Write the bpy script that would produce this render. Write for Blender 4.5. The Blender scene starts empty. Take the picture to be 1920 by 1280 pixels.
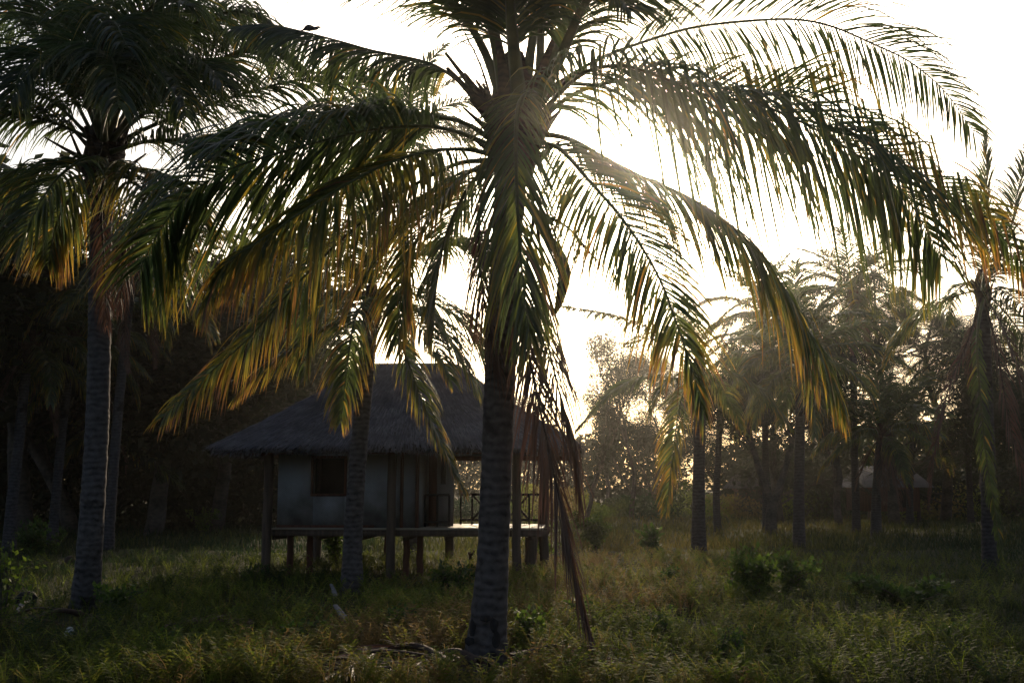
import bpy, math, random
import numpy as np
from mathutils import Vector, Matrix
random.seed(7)
rng = np.random.default_rng(7)
sc = bpy.context.scene
COL = sc.collection
R = math.radians

# ---------------------------------------------------------------- camera
F = 2000.0                       # focal length in pixels of the 1920 px wide photograph
CAMZ = 1.7
PITCH = math.atan(275.0 / F)
cam_d = bpy.data.cameras.new("camera"); cam = bpy.data.objects.new("camera", cam_d); COL.objects.link(cam)
cam_d.sensor_width = 36.0; cam_d.lens = 36.0 * F / 1920.0
cam_d.clip_start = 0.1; cam_d.clip_end = 2000
cam.location = (0, 0, CAMZ); cam.rotation_euler = (R(90) + PITCH, 0, 0)
sc.camera = cam
FW = np.array([0, math.cos(PITCH), math.sin(PITCH)]); UPV = np.array([0, -math.sin(PITCH), math.cos(PITCH)])

def ray(px, py):
    return FW + np.array([1, 0, 0]) * (px - 960) / F + UPV * (640 - py) / F
def P(px, py, D):                # the point seen at a photo pixel, D metres ahead
    r = ray(px, py); r = r * (D / r[1]); return np.array([r[0], r[1], r[2] + CAMZ])
def G(px, py):                   # the ground point seen at a photo pixel
    r = ray(px, py); k = -CAMZ / r[2]; return np.array([r[0] * k, r[1] * k, 0.0])

# ---------------------------------------------------------------- sky, sun, exposure
sd = ray(1212, 305); sd /= np.linalg.norm(sd)
SUN_EL = math.asin(sd[2]); SUN_AZ = math.atan2(sd[0], sd[1])
w = bpy.data.worlds.new("World"); sc.world = w; w.use_nodes = True
nt = w.node_tree; nt.nodes.clear()
wo = nt.nodes.new("ShaderNodeOutputWorld"); bg = nt.nodes.new("ShaderNodeBackground"); sky = nt.nodes.new("ShaderNodeTexSky")
sky.sky_type = 'NISHITA'; sky.sun_disc = False; sky.sun_elevation = SUN_EL; sky.sun_rotation = SUN_AZ
sky.air_density = 1.0; sky.dust_density = 5.0; sky.ozone_density = 2.0; sky.altitude = 0
nt.links.new(sky.outputs[0], bg.inputs[0]); bg.inputs[1].default_value = 0.15
nt.links.new(bg.outputs[0], wo.inputs[0])
sl = bpy.data.lights.new("sun", 'SUN'); so = bpy.data.objects.new("sun", sl); COL.objects.link(so)
sl.energy = 3.0; sl.angle = R(0.6); sl.color = (1.0, 0.80, 0.56)
so.rotation_euler = Vector(sd).to_track_quat('Z', 'Y').to_euler(); so.location = (0, 0, 30)
sc.view_settings.view_transform = 'Standard'; sc.view_settings.look = 'None'
sc.view_settings.gamma = 1.0; sc.view_settings.use_curve_mapping = False
sc.view_settings.exposure = 0.08
cy = sc.cycles
cy.max_bounces = 6; cy.diffuse_bounces = 3; cy.glossy_bounces = 2; cy.transmission_bounces = 4
cy.volume_bounces = 1; cy.transparent_max_bounces = 8; cy.sample_clamp_indirect = 3.0
cy.caustics_reflective = False; cy.caustics_refractive = False
cy.use_denoising = True

# ---------------------------------------------------------------- materials
def new_mat(name):
    m = bpy.data.materials.new(name); m.use_nodes = True
    n = m.node_tree.nodes; n.clear()
    out = n.new("ShaderNodeOutputMaterial"); return m, m.node_tree, n, m.node_tree.links, out
def ramp(n, stops):
    r = n.new("ShaderNodeValToRGB"); e = r.color_ramp.elements
    while len(e) < len(stops): e.new(0.5)
    for el, (p, c) in zip(e, stops): el.position = p; el.color = (*c, 1)
    return r

def leaf_mat(name, stops, trans=0.45, rough=0.38, boost=1.6, spec=0.5):
    m, t, n, l, out = new_mat(name)
    at = n.new("ShaderNodeAttribute"); at.attribute_name = "age"
    r = ramp(n, stops); l.new(at.outputs["Fac"], r.inputs[0])
    no = n.new("ShaderNodeTexNoise"); no.inputs["Scale"].default_value = 3.0; no.inputs["Detail"].default_value = 3
    geo = n.new("ShaderNodeNewGeometry"); l.new(geo.outputs["Position"], no.inputs["Vector"])
    mr = n.new("ShaderNodeMapRange"); mr.inputs[1].default_value = 0.3; mr.inputs[2].default_value = 0.7; mr.inputs[3].default_value = 0.65; mr.inputs[4].default_value = 1.3
    l.new(no.outputs[0], mr.inputs[0])
    mx = n.new("ShaderNodeVectorMath"); mx.operation = 'SCALE'; l.new(r.outputs[0], mx.inputs[0]); l.new(mr.outputs[0], mx.inputs["Scale"])
    p = n.new("ShaderNodeBsdfPrincipled"); l.new(mx.outputs[0], p.inputs["Base Color"])
    p.inputs["Roughness"].default_value = rough; p.inputs["Specular IOR Level"].default_value = spec
    sc2 = n.new("ShaderNodeVectorMath"); sc2.operation = 'SCALE'; sc2.inputs["Scale"].default_value = boost; l.new(mx.outputs[0], sc2.inputs[0])
    tr = n.new("ShaderNodeBsdfTranslucent"); l.new(sc2.outputs[0], tr.inputs[0])
    ms = n.new("ShaderNodeMixShader"); ms.inputs[0].default_value = trans
    l.new(p.outputs[0], ms.inputs[1]); l.new(tr.outputs[0], ms.inputs[2]); l.new(ms.outputs[0], out.inputs[0])
    return m

M = {}
M['palm'] = leaf_mat('palm_leaf', [(0, (.026, .040, .013)), (.3, (.048, .062, .014)), (.58, (.17, .125, .016)), (.82, (.20, .095, .020)), (1, (.085, .045, .028))], trans=.55, rough=.33, boost=2.6)
M['dryleaf'] = leaf_mat('dry_leaf', [(0, (.12, .065, .035)), (1, (.090, .040, .026))], trans=.25, rough=.6, boost=1.3)
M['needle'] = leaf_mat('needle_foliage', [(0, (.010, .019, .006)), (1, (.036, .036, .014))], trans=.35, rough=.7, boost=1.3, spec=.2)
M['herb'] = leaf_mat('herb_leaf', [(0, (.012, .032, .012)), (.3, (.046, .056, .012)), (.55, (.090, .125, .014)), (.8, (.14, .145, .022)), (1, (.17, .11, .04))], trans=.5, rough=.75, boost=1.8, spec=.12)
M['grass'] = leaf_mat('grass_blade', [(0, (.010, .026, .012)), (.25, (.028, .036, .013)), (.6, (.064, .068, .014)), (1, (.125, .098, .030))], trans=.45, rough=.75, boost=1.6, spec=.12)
M['shrub'] = leaf_mat('shrub_leaf', [(0, (.022, .048, .010)), (1, (.09, .13, .016))], trans=.5, rough=.6, boost=1.8, spec=.25)

def bark_mat(name, c1, c2, ring=22.0, dark=(.02, .016, .014), patches=0.64):
    m, t, n, l, out = new_mat(name)
    tc = n.new("ShaderNodeTexCoord")
    mp = n.new("ShaderNodeMapping"); l.new(tc.outputs["Object"], mp.inputs[0]); mp.inputs["Scale"].default_value = (1, 1, 1)
    no = n.new("ShaderNodeTexNoise"); no.inputs["Scale"].default_value = 2.2; no.inputs["Detail"].default_value = 4; l.new(mp.outputs[0], no.inputs["Vector"])
    wv = n.new("ShaderNodeTexWave"); wv.bands_direction = 'Z'; wv.inputs["Scale"].default_value = ring / 6.283 * 1.0
    wv.inputs["Distortion"].default_value = 7.0; wv.inputs["Detail"].default_value = 3; wv.inputs["Detail Scale"].default_value = 1.2; l.new(mp.outputs[0], wv.inputs["Vector"])
    mp2 = n.new("ShaderNodeMapping"); mp2.inputs["Scale"].default_value = (11, 11, 14); l.new(tc.outputs["Object"], mp2.inputs[0])
    n2 = n.new("ShaderNodeTexNoise"); n2.inputs["Scale"].default_value = 1.0; n2.inputs["Detail"].default_value = 5; l.new(mp2.outputs[0], n2.inputs["Vector"])
    ad = n.new("ShaderNodeMath"); ad.operation = 'MULTIPLY_ADD'; l.new(wv.outputs["Fac"], ad.inputs[0]); ad.inputs[1].default_value = 0.22; l.new(n2.outputs[0], ad.inputs[2])
    r = ramp(n, [(.30, dark), (.50, c1), (.85, c2)]); l.new(ad.outputs[0], r.inputs[0])
    pr = ramp(n, [(patches - .02, (1, 1, 1)), (patches + .03, (.25, .25, .25))]); l.new(no.outputs[0], pr.inputs[0])
    mm = n.new("ShaderNodeMix"); mm.data_type = 'RGBA'; mm.blend_type = 'MULTIPLY'; mm.inputs[0].default_value = 1
    l.new(r.outputs[0], mm.inputs[6]); l.new(pr.outputs[0], mm.inputs[7])
    p = n.new("ShaderNodeBsdfPrincipled"); p.inputs["Roughness"].default_value = .9; p.inputs["Specular IOR Level"].default_value = .2
    l.new(mm.outputs[2], p.inputs["Base Color"])
    b = n.new("ShaderNodeBump"); b.inputs["Strength"].default_value = .7; b.inputs["Distance"].default_value = .02; l.new(ad.outputs[0], b.inputs["Height"]); l.new(b.outputs[0], p.inputs["Normal"])
    l.new(p.outputs[0], out.inputs[0]); return m
M['trunk'] = bark_mat('palm_bark', (.056, .046, .044), (.105, .090, .088))
M['darktrunk'] = bark_mat('dark_palm_bark', (.035, .030, .031), (.065, .058, .06))  # darker copy of the palm bark for the palms farther back
M['bark'] = bark_mat('tree_bark', (.05, .04, .034), (.10, .08, .065), ring=3, patches=.9)
M['fibre'] = bark_mat('palm_fibre', (.055, .034, .022), (.11, .065, .04), ring=40, patches=.9)

def rough_mat(name, c1, c2, scale=(8, 8, 8), rough=.85, bump=.4, spec=.25, detail=5, dist=.01):
    m, t, n, l, out = new_mat(name)
    tc = n.new("ShaderNodeTexCoord"); mp = n.new("ShaderNodeMapping"); mp.inputs["Scale"].default_value = scale
    l.new(tc.outputs["Object"], mp.inputs[0]); no = n.new("ShaderNodeTexNoise"); no.inputs["Scale"].default_value = 1; no.inputs["Detail"].default_value = detail
    l.new(mp.outputs[0], no.inputs["Vector"]); r = ramp(n, [(.3, c1), (.7, c2)]); l.new(no.outputs[0], r.inputs[0])
    p = n.new("ShaderNodeBsdfPrincipled"); p.inputs["Roughness"].default_value = rough; p.inputs["Specular IOR Level"].default_value = spec
    l.new(r.outputs[0], p.inputs["Base Color"])
    b = n.new("ShaderNodeBump"); b.inputs["Strength"].default_value = bump; b.inputs["Distance"].default_value = dist; l.new(no.outputs[0], b.inputs["Height"]); l.new(b.outputs[0], p.inputs["Normal"])
    l.new(p.outputs[0], out.inputs[0]); return m
M['wood'] = rough_mat('weathered_wood', (.045, .028, .02), (.12, .08, .06), (14, 14, 1.5))
M['redwood'] = rough_mat('reddish_wood', (.06, .022, .015), (.13, .05, .032), (14, 14, 1.5))
M['deck'] = rough_mat('deck_board', (.20, .15, .11), (.34, .27, .20), (1.5, 18, 8), rough=.4, spec=.6)
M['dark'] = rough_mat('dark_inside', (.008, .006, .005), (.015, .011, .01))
M['char'] = rough_mat('charred_bark', (.012, .010, .010), (.03, .026, .026), (20, 20, 20))
M['straw'] = leaf_mat('thatch_straw', [(0, (.058, .056, .066)), (1, (.165, .155, .17))], trans=.08, rough=.8, boost=1.0, spec=.2)
M['thatch'] = rough_mat('thatch_body', (.04, .036, .036), (.09, .08, .075), (3, 3, 30), bump=1.0, dist=.03)
M['stalk'] = rough_mat('palm_stalk', (.05, .055, .018), (.10, .10, .03), (10, 10, 10), rough=.5)
M['husk'] = rough_mat('dry_husk', (.03, .018, .013), (.085, .05, .035), (20, 20, 20))
M['pale'] = rough_mat('pale_dry_husk', (.10, .09, .09), (.18, .165, .16), (20, 20, 20))
M['white'] = rough_mat('white_plastic', (.30, .29, .26), (.42, .40, .36), (20, 20, 20), rough=.5)
M['feather'] = rough_mat('dark_feather', (.022, .018, .020), (.05, .04, .045), (30, 30, 60), rough=.6)
M['farroof'] = rough_mat('grey_roof', (.09, .085, .10), (.13, .125, .145), (2, 2, 9))

# woven bamboo wall: fine weave and dirt rising from the foot
m, t, n, l, out = new_mat('woven_bamboo'); M['wall'] = m
tc = n.new("ShaderNodeTexCoord")
br = n.new("ShaderNodeTexBrick"); br.inputs["Scale"].default_value = 1; br.inputs["Mortar Size"].default_value = .006; br.inputs["Brick Width"].default_value = .05; br.inputs["Row Height"].default_value = .018
br.inputs["Color1"].default_value = (.40, .40, .44, 1); br.inputs["Color2"].default_value = (.36, .36, .40, 1); br.inputs["Mortar"].default_value = (.26, .26, .27, 1)
sx = n.new("ShaderNodeSeparateXYZ"); l.new(tc.outputs["Object"], sx.inputs[0])
a_ = n.new("ShaderNodeMath"); a_.operation = 'ADD'; l.new(sx.outputs[0], a_.inputs[0]); l.new(sx.outputs[1], a_.inputs[1])
cx = n.new("ShaderNodeCombineXYZ"); l.new(a_.outputs[0], cx.inputs[0]); l.new(sx.outputs[2], cx.inputs[1]); l.new(cx.outputs[0], br.inputs["Vector"])
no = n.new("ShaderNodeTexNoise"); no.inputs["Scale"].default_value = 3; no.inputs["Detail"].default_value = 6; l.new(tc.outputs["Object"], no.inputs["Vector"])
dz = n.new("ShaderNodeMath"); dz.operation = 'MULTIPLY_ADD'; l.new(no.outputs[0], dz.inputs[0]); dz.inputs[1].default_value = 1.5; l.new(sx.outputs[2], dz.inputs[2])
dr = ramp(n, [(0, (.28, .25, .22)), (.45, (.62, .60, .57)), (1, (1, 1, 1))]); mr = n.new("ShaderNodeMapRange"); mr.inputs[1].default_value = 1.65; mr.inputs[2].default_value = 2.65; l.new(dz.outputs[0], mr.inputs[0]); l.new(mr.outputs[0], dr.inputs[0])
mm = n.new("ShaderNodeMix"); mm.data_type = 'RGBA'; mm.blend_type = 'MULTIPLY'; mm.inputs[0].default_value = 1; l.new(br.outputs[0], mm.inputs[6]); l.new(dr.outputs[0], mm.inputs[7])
p = n.new("ShaderNodeBsdfPrincipled"); p.inputs["Roughness"].default_value = .7; l.new(mm.outputs[2], p.inputs["Base Color"])
b = n.new("ShaderNodeBump"); b.inputs["Strength"].default_value = .5; b.inputs["Distance"].default_value = .006; l.new(br.outputs["Fac"], b.inputs["Height"]); b.invert = True; l.new(b.outputs[0], p.inputs["Normal"])
l.new(p.outputs[0], out.inputs[0])

# soil under the growth
m, t, n, l, out = new_mat('soil'); M['soil'] = m
tc = n.new("ShaderNodeTexCoord"); no = n.new("ShaderNodeTexNoise"); no.inputs["Scale"].default_value = .35; no.inputs["Detail"].default_value = 8; l.new(tc.outputs["Object"], no.inputs["Vector"])
n2 = n.new("ShaderNodeTexNoise"); n2.inputs["Scale"].default_value = 9; n2.inputs["Detail"].default_value = 6; l.new(tc.outputs["Object"], n2.inputs["Vector"])
ad = n.new("ShaderNodeMath"); ad.operation = 'ADD'; l.new(no.outputs[0], ad.inputs[0]); l.new(n2.outputs[0], ad.inputs[1])
r = ramp(n, [(.35, (.016, .022, .009)), (.5, (.030, .034, .013)), (.65, (.055, .045, .024))]); mr = n.new("ShaderNodeMath"); mr.operation = 'MULTIPLY'; mr.inputs[1].default_value = .5; l.new(ad.outputs[0], mr.inputs[0]); l.new(mr.outputs[0], r.inputs[0])
p = n.new("ShaderNodeBsdfPrincipled"); p.inputs["Roughness"].default_value = 1; p.inputs["Specular IOR Level"].default_value = .1; l.new(r.outputs[0], p.inputs["Base Color"])
b = n.new("ShaderNodeBump"); b.inputs["Strength"].default_value = .8; b.inputs["Distance"].default_value = .05; l.new(n2.outputs[0], b.inputs["Height"]); l.new(b.outputs[0], p.inputs["Normal"])
l.new(p.outputs[0], out.inputs[0])

# ---------------------------------------------------------------- mesh helpers
class MB:
    """collects quads/tris as numpy arrays, then links them as ONE mesh object"""
    def __init__(s): s.v = []; s.f = []; s.age = []; s.n = 0; s.mi = []
    def add(s, v, f, age=0.0, mi=0):
        v = np.asarray(v, float).reshape(-1, 3); f = np.asarray(f, int)
        s.v.append(v); s.f.append(f + s.n)
        s.age.append(np.full(len(v), age) if np.isscalar(age) else np.asarray(age, float).ravel()); s.n += len(v)
        s.mi.append(np.full(len(f), mi))
    def build(s, name, mats, parent=None, smooth=False, loc=None):
        if not isinstance(mats, (list, tuple)): mats = [mats]
        V = np.concatenate(s.v) if s.v else np.zeros((0, 3))
        if parent is not None and loc is None: V = V - np.array(parent.location)
        if loc is not None: V = V - np.array(loc)
        me = bpy.data.meshes.new(name); me.vertices.add(len(V)); me.vertices.foreach_set("co", V.astype(np.float32).ravel())
        li = np.concatenate([f.ravel() for f in s.f]); ln = np.concatenate([np.full(len(f), f.shape[1]) for f in s.f])
        st = np.concatenate([[0], np.cumsum(ln)[:-1]])
        me.loops.add(len(li)); me.loops.foreach_set("vertex_index", li.astype(np.int32))
        me.polygons.add(len(ln)); me.polygons.foreach_set("loop_start", st.astype(np.int32)); me.polygons.foreach_set("loop_total", ln.astype(np.int32))
        me.polygons.foreach_set("material_index", np.concatenate(s.mi).astype(np.int32))
        if smooth: me.polygons.foreach_set("use_smooth", np.ones(len(ln), bool))
        for mt in mats: me.materials.append(mt)
        at = me.attributes.new("age", 'FLOAT', 'POINT'); at.data.foreach_set("value", np.concatenate(s.age).astype(np.float32))
        me.update(calc_edges=True); me.validate()
        o = bpy.data.objects.new(name, me); COL.objects.link(o)
        if parent is not None: o.parent = parent
        elif loc is not None: o.location = loc
        return o

def tag(o, label=None, cat=None, group=None, kind=None):
    if label: o["label"] = label
    if cat: o["category"] = cat
    if group: o["group"] = group
    if kind: o["kind"] = kind
    return o
def thing(name, label, cat, loc, group=None):
    o = bpy.data.objects.new(name, None); COL.objects.link(o); o.location = tuple(float(a) for a in loc); o.empty_display_size = .2
    return tag(o, label, cat, group)

def norm(a): return a / np.maximum(np.linalg.norm(a, axis=-1, keepdims=True), 1e-9)
def spline(pts, n):
    pts = np.asarray(pts, float)
    p = np.vstack([2 * pts[0] - pts[1], pts, 2 * pts[-1] - pts[-2]])
    seg = len(pts) - 1; o = []
    for t in np.linspace(0, seg, n * 4):
        i = min(int(t), seg - 1); u = t - i; a, b_, c, d = p[i], p[i + 1], p[i + 2], p[i + 3]
        o.append(.5 * ((2 * b_) + (-a + c) * u + (2 * a - 5 * b_ + 4 * c - d) * u * u + (-a + 3 * b_ - 3 * c + d) * u ** 3))
    o = np.array(o); L = np.concatenate([[0], np.cumsum(np.linalg.norm(np.diff(o, axis=0), axis=1))])
    q = np.linspace(0, L[-1], n)
    return np.stack([np.interp(q, L, o[:, k]) for k in range(3)], 1)

def tube(mb, pts, rad, sides=8, age=0.0, mi=0, squash=1.0, cap=True, ref=None, noise=0.0):
    pts = np.asarray(pts, float); n = len(pts); rad = np.full(n, rad) if np.isscalar(rad) else np.asarray(rad, float)
    T = norm(np.gradient(pts, axis=0)); ref = np.array([0, 0, 1.0]) if ref is None else ref
    if abs(T[0] @ ref) > .9: ref = np.array([1.0, 0, 0])
    A = []; a = norm(np.cross(T[0], ref))
    for i in range(n):
        a = norm(a - T[i] * (a @ T[i])); A.append(a)
    A = np.array(A); B = np.cross(T, A)
    ang = np.linspace(0, 2 * math.pi, sides, endpoint=False)
    rr = rad[:, None] * (1 + (rng.uniform(-noise, noise, (n, sides)) if noise else 0))
    V = pts[:, None] + rr[..., None] * (np.cos(ang)[None, :, None] * A[:, None] + squash * np.sin(ang)[None, :, None] * B[:, None])
    i = np.arange(n - 1)[:, None] * sides; j = np.arange(sides)[None]; k = (j + 1) % sides
    f = np.stack([i + j, i + k, i + sides + k, i + sides + j], -1).reshape(-1, 4)
    mb.add(V.reshape(-1, 3), f, age, mi)
    if cap:
        c = np.vstack([V[0], pts[:1]]); mb.add(c, np.stack([(j[0] + 1) % sides, j[0], np.full(sides, sides)], 1), age, mi)
        c = np.vstack([V[-1], pts[-1:]]); mb.add(c, np.stack([j[0], (j[0] + 1) % sides, np.full(sides, sides)], 1), age, mi)

def box(mb, lo, hi, mi=0, rot=None, org=None):
    lo = np.array(lo, float); hi = np.array(hi, float)
    v = np.array([[x, y, z] for z in (lo[2], hi[2]) for y in (lo[1], hi[1]) for x in (lo[0], hi[0])])
    f = [[0, 2, 3, 1], [4, 5, 7, 6], [0, 1, 5, 4], [2, 6, 7, 3], [0, 4, 6, 2], [1, 3, 7, 5]]
    mb.add(v, f, 0.0, mi)
def beam(mb, a, b_, w_, h_, mi=0):
    a = np.array(a, float); b_ = np.array(b_, float); T = norm(b_ - a); ref = np.array([0, 0, 1.0])
    if abs(T @ ref) > .95: ref = np.array([0, 1.0, 0])
    S = norm(np.cross(T, ref)); U = np.cross(S, T)
    v = [p_ + S * sx_ * w_ / 2 + U * sy_ * h_ / 2 for p_ in (a, b_) for sx_, sy_ in ((-1, -1), (1, -1), (1, 1), (-1, 1))]
    mb.add(v, [[0, 1, 2, 3], [7, 6, 5, 4], [0, 4, 5, 1], [1, 5, 6, 2], [2, 6, 7, 3], [3, 7, 4, 0]], 0.0, mi)

# ---------------------------------------------------------------- palm fronds
def frond(mb, pts, L=1.0, n=75, droop=2.2, dry=0.1, tip=0.5, width=.042, petiole=.14, kink=0.0, lift=.25,
          fwd=(35, 62), thick=.028, sides=(1, -1), roll=0.0, ragged=.18, fold=True, seed=0, segs=6, drop=0.06):
    """a rachis through pts and two rows of leaflets; 'kink' is the share of leaflets snapped downwards"""
    g = np.random.default_rng(seed + 11); hero = seed < 100
    if hero: L = L * 1.42; n = int(n * 1.85); width = width * .57
    elif seed >= 200: L = L * 1.3; n = int(n * 1.6); width = width * .72
    else: L = L * 1.12; n = int(n * 1.35); width = width * .74
    C = spline(pts, 70); T = norm(np.gradient(C, axis=0)); Z = np.array([0, 0, 1.0])
    S0 = np.cross(T, Z); nn = np.linalg.norm(S0, axis=1); good = nn > .25
    if good.any(): S0[~good] = np.array([np.interp(np.where(~good)[0], np.where(good)[0], norm(S0[good])[:, k]) for k in range(3)]).T
    S0 = norm(S0 - T * (S0 * T).sum(1, keepdims=True)); U0 = np.cross(S0, T)
    cr, sr = math.cos(roll), math.sin(roll); S = S0 * cr + U0 * sr; U = U0 * cr - S0 * sr
    u = np.linspace(0, 1, 70)
    tube(mb, C, thick * (1.0 * (1 - u) ** .8 + .10) + (.02 * np.exp(-u * 18)), 6, age=.25 + .75 * dry, mi=1, squash=.7, cap=False)
    tl = petiole + (1 - petiole) * (np.arange(n) + .5) / n
    for sd_ in sides:
        t = np.clip(tl + g.normal(0, .25 / n, n), 0, .999); keep = g.random(n) > drop + .10 * (np.sin(tl * 23 + seed + sd_) > .86); t = t[keep]; m_ = len(t)
        q = t * 69; ip = lambda A: np.stack([np.interp(q, np.arange(70), A[:, k]) for k in range(3)], 1)
        c, Tt, Ss, Uu = ip(C), norm(ip(T)), norm(ip(S)), norm(ip(U)); x = (t - petiole) / (1 - petiole)
        ln = L * np.minimum(1, .45 + 2.4 * x) * (1 - .72 * np.clip((x - .35) / .65, 0, 1) ** 1.6) * g.uniform(1 - ragged * 1.6, 1 + ragged, m_)
        a = np.radians(fwd[0] + (fwd[1] - fwd[0]) * x + g.normal(0, 3.5, m_))[:, None]
        d0 = norm(Ss * sd_ * np.cos(a) + Tt * np.sin(a) + Uu * (lift + g.normal(0, .07, (m_, 1))))
        kk = g.random(m_) < kink * (0.4 + 1.2 * np.sin(x * 3.1)); ks = np.clip(.26 + .10 * np.sin(x * 9 + seed) + g.normal(0, .035, m_), .1, .6)
        dr = droop * g.uniform(.7, 1.3, m_); pw = g.uniform(1.0, 1.5, m_)
        p_ = c.copy(); rows = []; ages = []; tw = g.normal(0, .5, m_)
        base_age = dry + g.normal(0, .07, m_) + (g.random(m_) < .08) * g.uniform(.1, .6, m_) + .07 * np.sin(x * 13 + seed) + .05 * np.sin(x * 31 + seed * 2)
        for k in range(segs + 1):
            s_ = k / segs
            dd = norm(d0 + np.array([0, 0, -1.0]) * (dr * s_ ** pw)[:, None])
            kd = norm(np.array([0, 0, -1.0]) + d0 * .12 + Tt * .1); isk = kk & (s_ > ks)
            dd = np.where(isk[:, None], kd, np.where(kk[:, None], norm(d0 + np.array([0, 0, -.15])), dd))
            wv_ = Tt - (Tt * dd).sum(1, keepdims=True) * dd; wv_ = norm(wv_ + 1e-4); up = np.cross(dd, wv_)
            wv_ = norm(wv_ * np.cos(tw)[:, None] + up * np.sin(tw)[:, None]); up = np.cross(dd, wv_)
            wd = width * (.45 + .55 * min(1, s_ * 5)) * (1 - max(0, (s_ - .3) / .7) ** 1.5 * .93) * .5
            if fold: rows.append(np.stack([p_ - wv_ * wd + up * wd * .35, p_, p_ + wv_ * wd + up * wd * .35], 1))
            else: rows.append(np.stack([p_ - wv_ * wd, p_ + wv_ * wd], 1))
            ages.append(np.clip(base_age + tip * s_ ** 1.7 * (.45 + .8 * x) * g.uniform(.3, 1.3, m_) , 0, 1))
            p_ = p_ + dd * (ln / segs)[:, None]
        V = np.stack(rows, 1); c_ = V.shape[2]; A = np.repeat(np.stack(ages, 1)[..., None], c_, 2)
        base = np.arange(m_)[:, None, None] * ((segs + 1) * c_); i = np.arange(segs)[None, :, None] * c_; j = np.arange(c_ - 1)[None, None]
        b0 = base + i + j; f = np.stack([b0, b0 + 1, b0 + c_ + 1, b0 + c_], -1).reshape(-1, 4)
        mb.add(V.reshape(-1, 3), f, A.ravel(), 0)

def petiole_base(mb, a, d, ln=.5, w_=.11, dry=.8):
    a = np.array(a, float); d = norm(np.array(d, float))
    pts = np.array([a + d * ln * k / 5 + np.array([0, 0, .02]) * (k / 5) ** 2 for k in range(6)])
    tube(mb, pts, w_ * np.array([1, .85, .6, .42, .33, .22]), 7, age=dry, mi=0, squash=.45, noise=.08)

def trunk_mesh(mb, pts, r0, r1, flare=1.5, n=90, sides=20, ring=.006):
    C = spline(pts, n); u = np.linspace(0, 1, n); H = np.linalg.norm(C[-1] - C[0])
    r = r0 + (r1 - r0) * u ** .8 + r0 * (flare - 1) * np.exp(-u * H / .45)
    r = r * (1 + ring / r0 * np.sign(np.sin(u * H * 62)) * .5) * (1 + rng.normal(0, .012, n))
    tube(mb, C, r, sides, noise=.012)
    return C

def palm(name, label, base, pts, r0, r1, group=None, flare=1.5, mat='trunk'):
    o = thing(name, label, 'palm tree', base, group)
    mb = MB(); trunk_mesh(mb, pts, r0, r1, flare); mb.build('trunk', M[mat], o, smooth=True)
    return o
def add_frond(o, pts, **k):
    mb = MB(); lab = k.pop('label', None); mt = k.pop('mats', None) or [M['palm'], M['stalk']]; frond(mb, pts, **k)
    f = mb.build('frond', mt, o)
    if lab: f['label'] = lab
    return f
DRYM = [M['dryleaf'], M['husk']]
def crown_core(o, c, r=.22, h=.7, n=14, seed=0):
    g = np.random.default_rng(seed); mb = MB(); c = np.array(c, float)
    tube(mb, [c + [0, 0, -h * .6], c + [0, 0, -h * .25], c, c + [0, 0, h * .35], c + [0, 0, h * .7]], [r * .7, r, r * 1.15, r * .8, r * .35], 12, noise=.12)
    for i in range(n):
        a = i * 2.4 + g.uniform(-.3, .3); e = g.uniform(.3, 1.2)
        d = [math.cos(a) * math.cos(e), math.sin(a) * math.cos(e), math.sin(e)]
        petiole_base(mb, c + np.array([math.cos(a) * r * .7, math.sin(a) * r * .7, g.uniform(-h * .4, h * .3)]), d, g.uniform(.3, .65) * r / .2, r * .45)
    return mb.build('crown_shaft', M['fibre'], o, smooth=True)

# ================================================================ GROUND
mb = MB()
xs = np.concatenate([np.linspace(-600, -60, 10), np.linspace(-50, 50, 160), np.linspace(60, 600, 10)])
ys = np.concatenate([np.linspace(-40, 4, 8), np.linspace(5, 90, 150), np.linspace(100, 1500, 14)])
def gz(x, y):
    return .05 * np.sin(x * .9 + y * .35) * np.sin(y * .8 - x * .2) + .035 * np.sin(x * 2.3 + 1) * np.cos(y * 1.9) - .03
X, Y = np.meshgrid(xs, ys); V = np.stack([X, Y, gz(X, Y)], -1).reshape(-1, 3); nx = len(xs)
i = np.arange(len(ys) - 1)[:, None] * nx; j = np.arange(nx - 1)[None]
mb.add(V, np.stack([i + j, i + j + 1, i + nx + j + 1, i + nx + j], -1).reshape(-1, 4))
tag(mb.build('ground', M['soil'], smooth=True), kind='structure')

# ================================================================ CENTRAL PALM
DB = 10.9
b0 = G(908, 1236); cb = P(955, 250, DB)
cp = palm('coconut_palm', 'large coconut palm in the middle with dark scars at its trunk foot', b0,
          [b0 - [0, 0, .15], P(922, 1080, DB), P(930, 900, DB), P(938, 700, DB), P(946, 520, DB), P(958, 330, DB), P(962, 210, DB)], .150, .165, None, 1.8)
crown_core(cp, P(965, 230, DB), .27, 1.1, 22, 3)
for (ax, ay, ex, ey) in ((925, 250, 868, 205), (930, 240, 880, 190), (938, 215, 905, 160), (930, 290, 885, 262), (1000, 250, 1045, 215), (1000, 300, 1052, 268)):
    mb = MB(); a = P(ax, ay, 10.75); e = P(ex, ey, 10.6); petiole_base(mb, a, e - a, np.linalg.norm(e - a), .075); mb.build('leaf_stub', M['fibre'], cp, smooth=True)
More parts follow.
